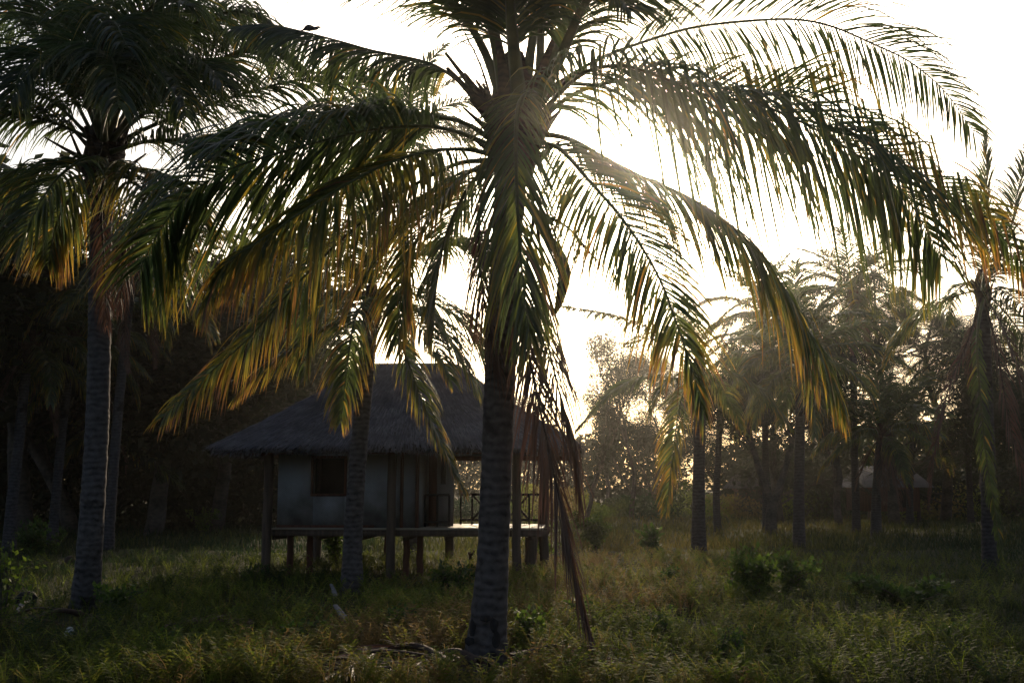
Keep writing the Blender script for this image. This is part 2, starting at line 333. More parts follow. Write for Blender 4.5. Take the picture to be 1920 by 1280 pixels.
# dark hollows burnt into the foot of the trunk
mb = MB()
for (px, py, w_, h_) in ((886, 1178, 6, 17), (880, 1202, 9, 8), (910, 1160, 11, 6), (926, 1172, 8, 14), (931, 1198, 8, 16)):
    c = P(px, py, DB - .215 + .05 * abs(px - 905) / 25); k = DB / F
    a = np.linspace(0, 2 * math.pi, 14, endpoint=False); rr = rng.uniform(.8, 1.15, 14)
    ring = np.array([c + [math.cos(q) * w_ * k * r_, .012 + .05 * abs(math.cos(q)) * w_ / 14, math.sin(q) * h_ * k * r_] for q, r_ in zip(a, rr)])
    mb.add(np.vstack([ring, [c]]), [[i, (i + 1) % 14, 14] for i in range(14)])
mb.build('burn_scar', M['char'], cp)
# great rising leaf stalks that leave the top of the picture
def PP(lst): return [P(*a) for a in lst]
k = 0
UP = [ # rachis points (photo pixel and distance)
 (dict(L=1.1, droop=1.0), [(945, 200, 10.9), (905, 90, 10.8), (850, 10, 10.6), (770, -40, 10.4), (640, -60, 10.2)]),
 (dict(L=1.1, droop=1.6), [(950, 190, 10.8), (925, 60, 10.4), (880, -60, 10.0), (820, -140, 9.6)]),
 (dict(L=1.1, droop=1.0), [(965, 190, 10.9), (960, 50, 11.0), (950, -120, 11.2), (930, -300, 11.6)]),
 (dict(L=1.1, droop=1.0), [(985, 190, 10.9), (1000, 50, 10.8), (1012, -120, 10.8), (1030, -300, 10.8)]),
 (dict(L=1.1, droop=1.4), [(1000, 200, 10.9), (1040, 90, 11.2), (1085, -10, 11.5), (1150, -110, 11.9), (1260, -160, 12.4)]),
 (dict(L=1.0, droop=1.5), [(1000, 200, 10.7), (1050, 110, 10.3), (1095, 10, 10.0), (1140, -20, 9.8), (1180, 20, 9.5)]),
 (dict(L=1.1, droop=1.2), [(980, 190, 11.1), (1010, 40, 11.6), (1080, -80, 12.2), (1200, -120, 12.8), (1330, -60, 13.3)]),
]
UP += [
 (dict(L=1.0, droop=1.6), [(975, 200, 10.5), (960, 60, 10.0), (950, -60, 9.6), (930, -100, 9.2)]),
 (dict(L=1.0, droop=1.6), [(1010, 200, 10.7), (1015, 60, 10.5), (1030, -80, 10.4), (1090, -160, 10.3)]),
 (dict(L=1.0, droop=1.6), [(960, 210, 11.0), (935, 100, 11.3), (890, -20, 11.6), (800, -80, 12.0), (690, -60, 12.2)]),
]
for kw, pts in UP:
    k += 1; add_frond(cp, PP(pts), seed=k, thick=.078, n=66, petiole=.33, dry=.02, tip=.35, **kw)
# upper left, ending by the bird
add_frond(cp, PP([(935, 235, 10.9), (905, 195, 10.9), (860, 152, 11.0), (800, 118, 11.1), (700, 96, 11.3), (640, 79, 11.4), (560, 58, 11.6), (500, 46, 11.7), (440, 50, 11.8)]),
          L=0.72, droop=2.6, dry=.0, tip=.25, petiole=.24, fwd=(30, 50), lift=-0.5, seed=20, n=80, roll=0.0, width=.05)
# long ones to the left
add_frond(cp, PP([(925, 265, 10.9), (880, 235, 10.8), (820, 220, 10.6), (700, 213, 10.4), (600, 217, 10.3), (500, 232, 10.3), (430, 250, 10.3), (372, 268, 10.3)]),
          L=.95, droop=2.6, dry=.02, tip=.3, petiole=.2, fwd=(28, 45), lift=-.15, seed=21, n=80, roll=-0.15, width=.05)
add_frond(cp, PP([(925, 280, 10.8), (870, 252, 10.5), (800, 237, 10.1), (700, 243, 9.8), (600, 265, 9.5), (500, 294, 9.3), (420, 322, 9.1), (350, 370, 9.0), (300, 432, 9.0), (262, 505, 9.0)]),
          L=1.3, droop=1.5, dry=.05, tip=.45, petiole=.2, fwd=(30, 48), lift=0, seed=22, roll=-0.45, width=.05, n=95)
add_frond(cp, PP([(925, 290, 10.7), (870, 280, 10.3), (800, 285, 10.0), (720, 310, 9.7), (640, 352, 9.4), (560, 402, 9.2), (490, 450, 9.1), (430, 490, 9.0), (385, 560, 9.0)]),
          L=.95, droop=2.2, dry=.30, tip=.75, petiole=.14, fwd=(28, 50), lift=-.1, seed=23, roll=0.35, width=.048, n=90, kink=.25, label='ageing frond going reddish brown with orange tips')
add_frond(cp, PP([(930, 300, 10.9), (850, 310, 10.9), (740, 370, 10.8), (640, 450, 10.7), (550, 540, 10.6), (460, 640, 10.5), (380, 710, 10.4), (305, 782, 10.3)]),
          L=0.68, droop=1.6, dry=.25, tip=.85, petiole=.2, fwd=(30, 52), lift=0, seed=24, roll=0.55, n=85, kink=.15, label='low frond with yellow and orange leaflets')
add_frond(cp, PP([(930, 310, 10.8), (870, 330, 10.6), (810, 400, 10.4), (770, 480, 10.3), (750, 570, 10.2), (745, 640, 10.2)]),
          L=0.65, droop=1.8, dry=.22, tip=.8, petiole=.15, seed=25, n=70)
add_frond(cp, PP([(925, 305, 10.9), (880, 350, 11.1), (840, 430, 11.2), (820, 520, 11.2), (812, 630, 11.2)]),
          L=0.6, droop=2.4, dry=.12, tip=.6, petiole=.1, seed=35, n=70)
add_frond(cp, PP([(925, 300, 11.0), (860, 335, 11.4), (780, 400, 11.7), (710, 480, 11.9), (655, 580, 12.0)]),
          L=0.7, droop=1.8, dry=.15, tip=.8, petiole=.1, seed=36, roll=0.4, n=75)
# front frond hanging before the trunk
add_frond(cp, PP([(1010, 200, 10.6), (1000, 175, 10.2), (975, 190, 9.8), (967, 260, 9.6), (969, 360, 9.5), (974, 450, 9.5), (982, 540, 9.5), (995, 640, 9.5)]),
          L=0.85, droop=1.6, dry=.22, tip=.25, petiole=.16, fwd=(48, 70), lift=-.05, seed=26, n=85, width=0.038, roll=.15)
# the right-hand fronds
add_frond(cp, PP([(1000, 215, 11.0), (1060, 150, 11.1), (1130, 108, 11.2), (1210, 78, 11.3), (1300, 52, 11.4), (1400, 40, 11.5), (1490, 37, 11.6), (1560, 50, 11.7), (1640, 84, 11.8), (1705, 116, 11.9), (1770, 170, 12.0), (1825, 246, 12.0)]),
          L=1.0, droop=1.4, dry=.02, tip=.2, petiole=.2, fwd=(32, 55), lift=0.05, seed=27, roll=0.5, n=95, width=.040)
add_frond(cp, PP([(1000, 240, 10.7), (1040, 185, 10.4), (1100, 135, 10.1), (1170, 124, 9.9), (1240, 145, 9.8), (1320, 178, 9.7), (1420, 196, 9.6), (1520, 238, 9.6), (1620, 300, 9.6), (1700, 372, 9.7), (1765, 482, 9.8)]),
          L=1.5, droop=2.4, dry=.04, tip=.4, petiole=.05, fwd=(28, 50), lift=.0, seed=28, roll=0.1, n=105, width=.052, kink=.25)
add_frond(cp, PP([(1000, 235, 10.9), (1080, 175, 10.8), (1180, 150, 10.7), (1300, 158, 10.6), (1420, 176, 10.5), (1510, 186, 10.4), (1600, 250, 10.3), (1700, 310, 10.2), (1800, 375, 10.1), (1880, 445, 10.1), (1935, 520, 10.1)]),
          L=1.0, droop=1.9, dry=0.16, tip=1.1, petiole=.14, fwd=(38, 55), lift=.22, seed=29, roll=0.5, n=95, width=.046, kink=.5, label='longest frond with snapped leaflets and orange tips')
add_frond(cp, PP([(1005, 265, 10.7), (1050, 280, 10.4), (1110, 345, 10.1), (1160, 402, 9.9), (1200, 458, 9.8), (1240, 530, 9.7), (1275, 625, 9.6), (1300, 700, 9.6), (1318, 772, 9.6)]),
          L=0.74, droop=1.5, dry=.10, tip=.95, petiole=.06, fwd=(30, 55), lift=.0, seed=30, roll=-0.7, n=95, width=.045)
add_frond(cp, PP([(1005, 250, 10.9), (1070, 262, 10.9), (1140, 300, 10.9), (1210, 335, 10.9), (1280, 365, 10.9), (1340, 400, 10.8), (1400, 450, 10.8), (1450, 510, 10.7), (1500, 590, 10.7), (1540, 670, 10.6), (1580, 756, 10.6)]),
          L=1.05, droop=2.4, dry=.08, tip=.9, petiole=.06, fwd=(30, 55), lift=-.1, seed=31, roll=-0.2, n=90, width=.045)
# dead ones hanging down the trunk
add_frond(cp, PP([(985, 300, 10.6), (1000, 400, 10.4), (985, 520, 10.35), (985, 620, 10.3), (1003, 720, 10.25), (1030, 850, 10.2), (1055, 970, 10.2), (1085, 1110, 10.2), (1122, 1238, 10.2)]),
          L=0.72, droop=1.3, dry=.85, tip=.2, petiole=.32, fwd=(55, 72), lift=.0, seed=32, n=95, width=.034, mats=DRYM, ragged=.3, label='dead brown frond hanging to the ground beside the trunk')
add_frond(cp, PP([(990, 330, 10.75), (1015, 480, 10.7), (1020, 600, 10.7), (1045, 720, 10.6), (1075, 830, 10.6), (1088, 930, 10.6)]),
          L=.7, droop=2.2, dry=.85, tip=.2, petiole=.3, fwd=(50, 70), lift=.0, seed=33, n=60, width=.03, mats=DRYM, ragged=.35, label='dead brown frond hanging right of the trunk')
add_frond(cp, PP([(920, 300, 10.7), (900, 400, 10.6), (900, 500, 10.6), (915, 610, 10.6), (935, 700, 10.6)]),
          L=.55, droop=2.0, dry=.8, tip=.2, petiole=.2, fwd=(60, 75), lift=.0, seed=34, n=50, width=.026, mats=DRYM, ragged=.4, label='shredded dead frond along the left of the trunk')
# dry boat-shaped flower sheath
mb = MB()
C = spline(PP([(1010, 420, 10.3), (1040, 460, 10.2), (1058, 510, 10.15), (1050, 560, 10.15), (1040, 590, 10.15)]), 16)
u = np.linspace(0, 1, 16); tube(mb, C, .02 + .085 * np.sin(u * math.pi) ** .8, 10, squash=.4, noise=.05)
mb.build('dry_sheath', M['husk'], cp, smooth=True)
# old flower stalks with many thin strings
for (sd_, ax, ay, ex, ey, D_) in ((40, 930, 215, 870, 60, 10.9), (41, 960, 330, 905, 480, 10.5), (42, 1010, 400, 1120, 490, 10.6), (43, 1000, 280, 1130, 300, 10.9)):
    mb = MB(); g = np.random.default_rng(sd_); A = P(ax, ay, D_); B = P(ex, ey, D_ - .1)
    C = spline([A, (A + B) / 2 + [0, 0, .1], B], 12); tube(mb, C, np.linspace(.018, .006, 12), 5)
    for i in range(26):
        s_ = C[g.integers(2, 12)]; e = s_ + norm(B - A) * g.uniform(.05, .35) + g.normal(0, .14, 3) - [0, 0, .12]
        tube(mb, spline([s_, (s_ + e) / 2 + g.normal(0, .03, 3), e], 5), .0045, 3, cap=False)
    mb.build('flower_stalk', M['husk'], cp)

# the bird on the upper left frond
def bird():
    c = P(583, 50, 11.5); s_ = 11.5 / F
    o = thing('bird', 'small dark dove perched on the upper left frond, facing right', 'bird', c)
    px = lambda x, y, dz_=0: P(583 + (x - 583) * 1.1, 50 + (y - 50) * 1.1 + 3.2, 11.5 + dz_)
    pts = [px(565, 54.5), px(569, 53.2), px(573, 51.5), px(577, 50), px(582, 49.6), px(588, 50.5), px(592, 50.2), px(595, 48.9), px(597.3, 48.4), px(599, 49), px(600.4, 49.9)]
    mb = MB(); tube(mb, spline(pts, 34), np.interp(np.linspace(0, 1, 34), np.linspace(0, 1, 11), np.array([.35, .7, 2.2, 4.0, 5.2, 4.5, 3.2, 2.7, 2.5, 1.5, .2]) * s_ * 1.3), 12, squash=1.0)
    mb.build('body', M['feather'], o, smooth=True)
    for dy in (-.02, .02):
        mb = MB(); tube(mb, [px(585, 54, dy), px(585.5, 57, dy), px(586, 60.5, dy)], .004, 5); mb.build('leg', M['husk'], o)
    mb = MB(); mb.add([px(568, 52.5, -.02), px(555, 57.2, -.015), px(556, 58, .015), px(570, 55.3, .02), px(569, 53.5, 0), px(556, 57, 0)], [[0, 1, 5, 4], [4, 5, 2, 3], [0, 3, 2, 1]]); mb.build('tail', M['feather'], o)
bird()

# ================================================================ LEFT PALM
DL = 15.4; b1 = G(160, 1138)
lp = palm('coconut_palm', 'tall coconut palm on the left with a smooth grey trunk and dark heavy crown', b1,
          [b1 - [0, 0, .15], P(170, 1000, DL), P(182, 800, DL), P(186, 650, DL), P(188, 480, DL), P(195, 300, DL)], .175, .15, None, 1.5)
crown_core(lp, P(195, 290, DL), .26, 1.1, 18, 5)
LF = [
 (dict(L=.95, droop=2.4), [(215, 270, 15.4), (300, 230, 15.3), (420, 187, 15.2), (530, 156, 15.1), (620, 143, 15), (680, 150, 15)]),
 (dict(L=.95, droop=2.4), [(205, 265, 15.3), (240, 160, 15), (310, 80, 14.8), (400, 30, 14.6), (470, 25, 14.5), (520, 60, 14.4)]),
 (dict(L=1.1, droop=1.6), [(205, 260, 15.4), (230, 120, 15.2), (280, 10, 15), (350, -60, 14.8), (460, -60, 14.6)]),
 (dict(L=1.1, droop=1.4), [(195, 260, 15.4), (195, 120, 15.2), (210, -20, 14.8), (240, -150, 14.3)]),
 (dict(L=1.2, droop=2.0), [(190, 265, 15.2), (180, 170, 14.4), (190, 90, 13.6), (210, 40, 12.9), (240, 90, 12.2)]),
 (dict(L=1.1, droop=1.6), [(185, 260, 15.4), (150, 140, 15.2), (110, 20, 15), (60, -90, 14.7)]),
 (dict(L=1.1, droop=1.8), [(180, 265, 15.4), (120, 150, 15.2), (60, 60, 15), (-20, 0, 14.8), (-110, 0, 14.6)]),
 (dict(L=1.1, droop=2.4), [(180, 270, 15.3), (110, 200, 15.1), (40, 165, 15), (-40, 170, 14.8), (-110, 220, 14.6)]),
 (dict(L=1.1, droop=2.0), [(210, 262, 15.2), (270, 190, 14.6), (330, 130, 14.0), (380, 120, 13.5), (420, 160, 13.1)]),
 (dict(L=1.1, droop=2.0), [(190, 262, 15.6), (160, 150, 16.2), (110, 60, 16.9), (40, 40, 17.6), (-20, 90, 18.2)]),
 (dict(L=1.1, droop=2.0), [(205, 262, 15.7), (240, 130, 16.5), (310, 40, 17.4), (400, 60, 18.2)]),
 (dict(L=.95, droop=2.2, dry=.1), [(195, 300, 15.0), (165, 298, 14.4), (130, 315, 13.9), (95, 350, 13.5), (60, 410, 13.2), (40, 460, 13.1)]),
 (dict(L=.95, droop=2.8, dry=.1), [(190, 300, 15.2), (120, 305, 15.0), (50, 328, 14.8), (-20, 362, 14.6), (-80, 420, 14.5)]),
 (dict(L=.95, droop=2.6, dry=.2, tip=.7), [(200, 310, 15.0), (235, 330, 14.3), (280, 370, 13.8), (310, 430, 13.5), (330, 520, 13.4)]),
 (dict(L=.9, droop=2.6, dry=.25, tip=.8), [(190, 310, 15.6), (150, 350, 16), (110, 410, 16.3), (90, 490, 16.5)]),
]
LF += [
 (dict(L=1.15, droop=2.6), [(200, 262, 15.2), (235, 180, 14.3), (285, 130, 13.4), (330, 150, 12.8), (350, 220, 12.4)]),
 (dict(L=1.15, droop=2.4), [(190, 262, 15.2), (150, 170, 14.4), (100, 110, 13.6), (50, 120, 13.0), (20, 190, 12.6)]),
 (dict(L=1.15, droop=2.2), [(195, 262, 15.3), (215, 150, 14.7), (250, 60, 14.0), (300, 0, 13.4), (350, 10, 12.8)]),
 (dict(L=1.15, droop=2.2), [(190, 262, 15.3), (165, 130, 14.7), (120, 30, 14.0), (70, -30, 13.4), (10, -30, 12.8)]),
 (dict(L=1.15, droop=2.0), [(195, 262, 15.0), (198, 170, 13.9), (205, 110, 12.9), (215, 130, 12.2), (222, 200, 11.8)]),
 (dict(L=1.1, droop=2.0), [(205, 265, 15.3), (300, 190, 15.0), (400, 120, 14.8), (470, 90, 14.6), (540, 110, 14.5)]),
 (dict(L=1.0, droop=2.0), [(185, 268, 15.3), (100, 230, 15.0), (20, 215, 14.8), (-50, 240, 14.6)]),
 (dict(L=1.1, droop=2.4, tip=.5), [(208, 285, 15.2), (280, 265, 14.9), (360, 270, 14.6), (430, 310, 14.5), (480, 380, 14.4)]),
 (dict(L=1.1, droop=2.4), [(205, 262, 15.6), (280, 140, 15.8), (360, 60, 16), (440, 50, 16.2), (500, 110, 16.4)]),
 (dict(L=1.0, droop=2.4, dry=.15, tip=.6), [(205, 310, 15.0), (260, 320, 14.5), (320, 350, 14.1), (370, 410, 13.9)]),
]
for kw, pts in LF:
    k += 1; kk = dict(dry=.0, tip=.25); kk.update(kw); add_frond(lp, PP(pts), seed=(k % 40) + 50, thick=.04, n=60, petiole=.16, width=.055, **kk)
for pts in ([(195, 320, 15.2), (190, 400, 15), (196, 500, 14.95), (200, 610, 14.95)], [(205, 320, 15.1), (225, 400, 14.8), (230, 480, 14.7), (225, 580, 14.7)]):
    k += 1; add_frond(lp, PP(pts), seed=(k % 40) + 50, L=.5, droop=2, dry=.6, tip=.3, n=26, petiole=.15, fwd=(55, 72), lift=0, width=.035, mats=DRYM, label='dead brown frond hanging under the crown')

# ================================================================ shared frond shapes for the palms behind
def arc(L, e0, e1, n=9, pw=1.0, sway=0.0):
    p_ = np.zeros(3); o = [p_.copy()]
    for i in range(n):
        t_ = (i + .5) / n; e = R(e0 + (e1 - e0) * t_ ** pw)
        p_ = p_ + np.array([math.cos(e), sway * t_, math.sin(e)]) * L / n; o.append(p_.copy())
    return o
TPL = {}
def tpl(key, mats=None, **kw):
    a = kw.pop('arc'); mb = MB(); frond(mb, arc(*a), fold=False, segs=5, **kw)
    o = mb.build('frond', mats or [M['palm'], M['stalk']], loc=(0, 0, 0)); TPL[key] = o.data; bpy.data.objects.remove(o)
tpl('up', arc=(3.4, 78, 25), L=.85, n=56, droop=1.2, dry=.0, tip=.2, seed=101, width=.055)
tpl('rise', arc=(3.6, 58, -25), L=.9, n=58, droop=1.8, dry=.0, tip=.3, seed=102, width=.055)
tpl('out', arc=(3.6, 30, -50), L=.95, n=58, droop=2.6, dry=.04, tip=.4, seed=103, width=.055)
tpl('low', arc=(3.3, -5, -75), L=.9, n=54, droop=2.8, dry=.15, tip=.6, seed=104, width=.055)
tpl('dead', mats=DRYM, arc=(2.8, -55, -86), L=.6, n=40, droop=2.0, dry=.85, tip=.1, seed=105, width=.04, fwd=(50, 70))
def bg_palm(label, base, pts, D, r0, r1, ctr, plan, scale=1.0, group='palms standing behind the front ones', name='coconut_palm', seed=0, extra=()):
    o = palm(name, label, base, pts, r0, r1, group, 1.3, 'trunk' if D < 20 else 'darktrunk'); c = np.array(ctr, float); g = np.random.default_rng(seed)
    crown_core(o, c, .2 * scale, .8 * scale, 10, seed)
    for key, cnt, off in plan:
        for q in range(cnt):
            f = bpy.data.objects.new('frond', TPL[key]); COL.objects.link(f); f.parent = o
            f.location = tuple(c - np.array(o.location) + g.normal(0, .04, 3)); az = off + q * 2 * math.pi / cnt + g.uniform(-.3, .3)
            f.rotation_euler = (g.uniform(-.3, .3), g.uniform(-.14, .14), az); s_ = scale * g.uniform(.85, 1.1); f.scale = (s_, s_, s_)
    for pts_, kw in extra: add_frond(o, PP(pts_), **kw)
    return o
FULL = [('up', 4, .3), ('rise', 6, .9), ('out', 7, .2), ('low', 5, .5), ('dead', 2, 1.0)]

# palm before the hut
bm_ = G(660, 1108); DM = bm_[1]
bg_palm('slender coconut palm standing in front of the hut wall', bm_, [bm_ - [0, 0, .1], P(662, 1000, DM), P(672, 850, DM), P(686, 700, DM), P(695, 590, DM)], DM, .165, .13,
        P(697, 575, DM), [('up', 2, 1.4), ('rise', 3, 1.8), ('low', 2, 2.2)], .8, seed=1, extra=[
    ([(700, 575, 18), (660, 548, 17.7), (615, 565, 17.4), (585, 620, 17.2), (570, 700, 17.1)], dict(L=.8, droop=2.4, dry=.1, tip=.5, n=55, width=.045, seed=201)),
    ([(700, 575, 18), (690, 560, 17.2), (665, 600, 16.7), (650, 690, 16.4), (640, 790, 16.3)], dict(L=.75, droop=2.0, dry=.15, tip=.8, n=55, width=.045, seed=202)),
    ([(705, 575, 18), (735, 600, 17.6), (765, 680, 17.3), (800, 770, 17.1), (835, 850, 17.0), (868, 922, 16.9)], dict(L=.6, droop=2.2, dry=.12, tip=.85, n=60, width=.045, seed=203)),
    ([(705, 575, 18), (760, 550, 18.2), (820, 572, 18.4), (870, 610, 18.5), (915, 680, 18.6)], dict(L=1.0, droop=2.2, dry=.03, tip=.4, n=60, width=.045, seed=204)),
    ([(700, 575, 18), (640, 600, 17.6), (560, 650, 17.4), (500, 690, 17.3), (450, 740, 17.2)], dict(L=.8, droop=2.6, dry=.25, tip=.8, n=55, width=.045, seed=205)),
    ([(703, 575, 18), (765, 575, 17.6), (830, 625, 17.4), (885, 720, 17.3)], dict(L=.95, droop=2.2, dry=.05, tip=.5, n=55, width=.045, seed=207)),
    ([(700, 575, 18), (760, 500, 18), (830, 460, 18), (900, 480, 18), (950, 540, 18)], dict(L=.9, droop=2.6, dry=.05, tip=.4, n=55, width=.045, seed=206))])
# palm behind the hut whose crown shows upper left of the middle
q = P(750, 300, 27); bq = np.array([q[0] + .5, 27, 0])
bg_palm('distant coconut palm with a yellowish crown rising behind the hut roof', bq, [bq, P(770, 700, 27), P(758, 480, 27), q - [0, 0, .3]], 27, .17, .13, P(750, 270, 27),
        [('up', 5, .3), ('rise', 7, .6), ('out', 6, .1), ('low', 4, .5)], .85, seed=2)
# palms on the right
def right_palm(label, bx, by, trunk, ctr, plan, scale, seed, extra=(), r0=.16):
    bb = G(bx, by); D = bb[1]
    return bg_palm(label, bb, [bb - [0, 0, .1]] + [P(x, y, D) for x, y in trunk], D, r0, r0 * .78, P(ctr[0], ctr[1], D), plan, scale, seed=seed, extra=extra)
right_palm('coconut palm with a straight bare trunk right of the middle, under the sunlit orange frond', 1310, 1032, [(1310, 950), (1311, 850), (1312, 770), (1310, 700)], (1310, 690),
           [('up', 3, .2), ('rise', 3, .3), ('low', 2, .6)], .8, 3, [
    ([(1305, 690, 29), (1250, 640, 29), (1200, 608, 29), (1130, 588, 29), (1055, 574, 29)], dict(L=.65, droop=2.6, dry=.05, tip=.2, n=50, width=.06, seed=211)),
    ([(1305, 700, 29), (1265, 708, 28.6), (1210, 708, 28.3), (1150, 735, 28), (1085, 802, 28)], dict(L=.75, droop=2.2, dry=.02, tip=.3, n=50, width=.06, seed=212)),
    ([(1300, 705, 29), (1280, 740, 28.2), (1268, 800, 28), (1258, 880, 27.9), (1249, 958, 27.9)], dict(L=.8, droop=1.4, dry=.25, tip=.7, n=50, width=.06, seed=213)),
    ([(1315, 700, 29), (1370, 700, 29), (1430, 740, 29), (1480, 800, 29)], dict(L=.7, droop=2.4, dry=.1, tip=.4, n=45, width=.06, seed=214))], r0=.19)
right_palm('thin coconut palm just right of the straight bare trunk', 1346, 996, [(1343, 930), (1347, 850), (1350, 760)], (1352, 740), [('up', 3, .5), ('rise', 5, .2), ('out', 5, .6), ('low', 3, 1)], .85, 4, r0=.15)
right_palm('coconut palm with tall upright fronds in the right middle distance', 1498, 1024, [(1498, 920), (1500, 800), (1500, 700)], (1502, 680), [('up', 7, .3), ('rise', 6, .9), ('out', 7, .2), ('low', 6, .5)], 1.0, 5, r0=.17)
right_palm('short coconut palm with a brown skirt of dead leaves before the grey roof', 1643, 1000, [(1643, 940), (1646, 880), (1650, 830)], (1652, 815), [('up', 5, .4), ('rise', 6, .9), ('out', 5, .2), ('low', 3, .5), ('dead', 5, .1)], .95, 6, r0=.19)
right_palm('far coconut palm behind the short one with the dead skirt', 1706, 982, [(1706, 930), (1708, 870), (1712, 820)], (1714, 800), [('up', 4, .4), ('rise', 5, .9), ('out', 6, .2), ('low', 3, .5)], .95, 7, r0=.17)
right_palm('coconut palm at the right edge with a long dead frond hanging to the ground', 1858, 1068, [(1855, 950), (1850, 800), (1845, 640), (1842, 560)], (1842, 545), [('up', 2, .9), ('rise', 1, .4), ('out', 2, 1.8), ('low', 3, .5), ('dead', 2, 2)], .85, 8, [
    ([(1842, 560, 22.3), (1832, 640, 21.8), (1838, 740, 21.7), (1848, 850, 21.7), (1866, 960, 21.7), (1880, 1060, 21.7)], dict(L=.36, droop=1.2, dry=.12, tip=.2, n=60, width=.05, fwd=(50, 68), lift=0, seed=221)),
    ([(1840, 560, 22.3), (1815, 640, 22), (1775, 740, 21.8), (1752, 850, 21.7), (1743, 945, 21.7)], dict(L=.45, droop=2, dry=.85, tip=.1, n=45, width=.03, fwd=(60, 75), mats=DRYM, seed=222)),
    ([(1845, 560, 22.3), (1870, 660, 22), (1890, 780, 21.8), (1920, 900, 21.7), (1940, 1000, 21.7)], dict(L=.6, droop=2, dry=.8, tip=.1, n=45, width=.035, fwd=(60, 75), mats=DRYM, seed=223)),
    ([(1842, 545, 22.3), (1850, 440, 22.3), (1850, 340, 22.4), (1848, 250, 22.6)], dict(L=.55, droop=.5, dry=.05, tip=.1, n=45, width=.05, fwd=(65, 80), seed=224)),
    ([(1845, 545, 22.3), (1890, 450, 22.3), (1910, 350, 22.4), (1935, 270, 22.6)], dict(L=.8, droop=.9, dry=.0, tip=.1, n=50, width=.05, fwd=(50, 70), seed=225))], r0=.17)
def bg2(label, px, D, cz, sc_, seed, r0=.15):
    x = (px - 960) / F * D / .99; bb = np.array([x, D, 0.0]); c = np.array([x + .3, D, cz])
    bg_palm(label, bb, [bb - [0, 0, .1], bb + [.1, 0, cz * .5], c - [0, 0, .2]], D, r0, r0 * .8, c, [('up', 5, .3), ('rise', 7, .9), ('out', 8, .2), ('low', 6, .5), ('dead', 2, 1.0)], sc_, seed=seed)
bg2('dark coconut palm crowded behind the forked tree', 1425, 44, 8.6, .95, 21)
bg2('dark coconut palm with a full crown, right of the tall upright fronds', 1590, 42, 9.3, 1.0, 22)
bg2('coconut palm low among the trees behind the grey roofed hut', 1800, 52, 7.8, .95, 23)
bg2('coconut palm in the shade between the far left palm and the tall left palm', 120, 33, 6.4, 1.0, 24)
bg2('tall dark coconut palm directly behind the tall left palm', 222, 30, 7.8, 1.05, 25)
# palms on the left
right_palm('coconut palm at the far left edge, half lost in shade', 17, 1030, [(22, 950), (36, 820), (48, 700)], (55, 650), FULL, .95, 9, r0=.17)
right_palm('small coconut palm behind the tall left palm, its fronds catching the light', 203, 1000, [(203, 940), (205, 860), (207, 800)], (208, 790), [('up', 4, .4), ('rise', 6, .9), ('out', 6, .1), ('low', 5, .5), ('dead', 2, .1)], .75, 10, [
    ([(208, 790, 40), (240, 815, 39), (275, 850, 38.5), (340, 912, 38)], dict(L=.9, droop=1.6, dry=.0, tip=.2, n=40, width=.07, seed=231))], r0=.2)

# ================================================================ HUT
HX, HY = P(500, 1000, 20.6)[0], 20.6
hut = thing('stilt_hut', 'thatched hut on stilts with woven walls and a small porch', 'hut', (HX, HY, 0)); hut.rotation_euler.z = R(-3)
class Z0: location = (0, 0, 0)
def hb(name, mb, mats, parent=None, smooth=False):
    o = mb.build(name, mats, None, smooth, loc=(0, 0, 0)); o.parent = parent or hut; return o
FZ, EZ = .95, 2.41
def rpost(x, y, z0, z1, r=.09, mat='wood'):
    mb = MB(); zz = np.linspace(z0, z1, 8); pts = np.stack([x + rng.normal(0, .006, 8), y + rng.normal(0, .006, 8), zz], 1)
    tube(mb, pts, r, 10, noise=.04); hb('post', mb, M[mat], smooth=True)
for x in (0, 2.38, 4.76): rpost(x, 0, -.1, EZ + .25, .088)
for x, y in ((5.22, 2.5), (-.05, 4.4), (3.0, 4.42)): rpost(x, y, -.1, EZ + .25, .10)
for x, y in ((.23, .9), (.62, .9), (2.53, 1.0), (2.80, 1.0), (5.0, 1.0)): rpost(x, y, -.1, FZ - .12, .065 if x < 4 else .12, 'redwood' if x < 4 else 'wood')
for x, y in ((1.6, 4.2),): rpost(x, y, -.1, FZ - .12, .065, 'redwood')
# floor and beams
mb = MB()
for i in range(26):
    v0 = .12 + i * .165
    box(mb, (0.05, v0, FZ - .035), (5.25 if v0 < 2.5 else 3.04, v0 + .158, FZ + rng.uniform(-.003, .003)))
hb('deck', mb, M['deck'])
mb = MB()
for v0 in (.2, 1.3, 2.45, 4.2): box(mb, (-.1, v0 - .05, FZ - .155), (5.35 if v0 < 3 else 3.1, v0 + .05, FZ - .038))
for u0 in (.06, .9, 1.75, 2.6, 3.4, 4.2, 5.0): box(mb, (u0 - .035, .28, FZ - .235), (u0 + .035, 4.3 if u0 < 3.2 else 2.5, FZ - .157))
hb('floor_beam', mb, M['wood'])
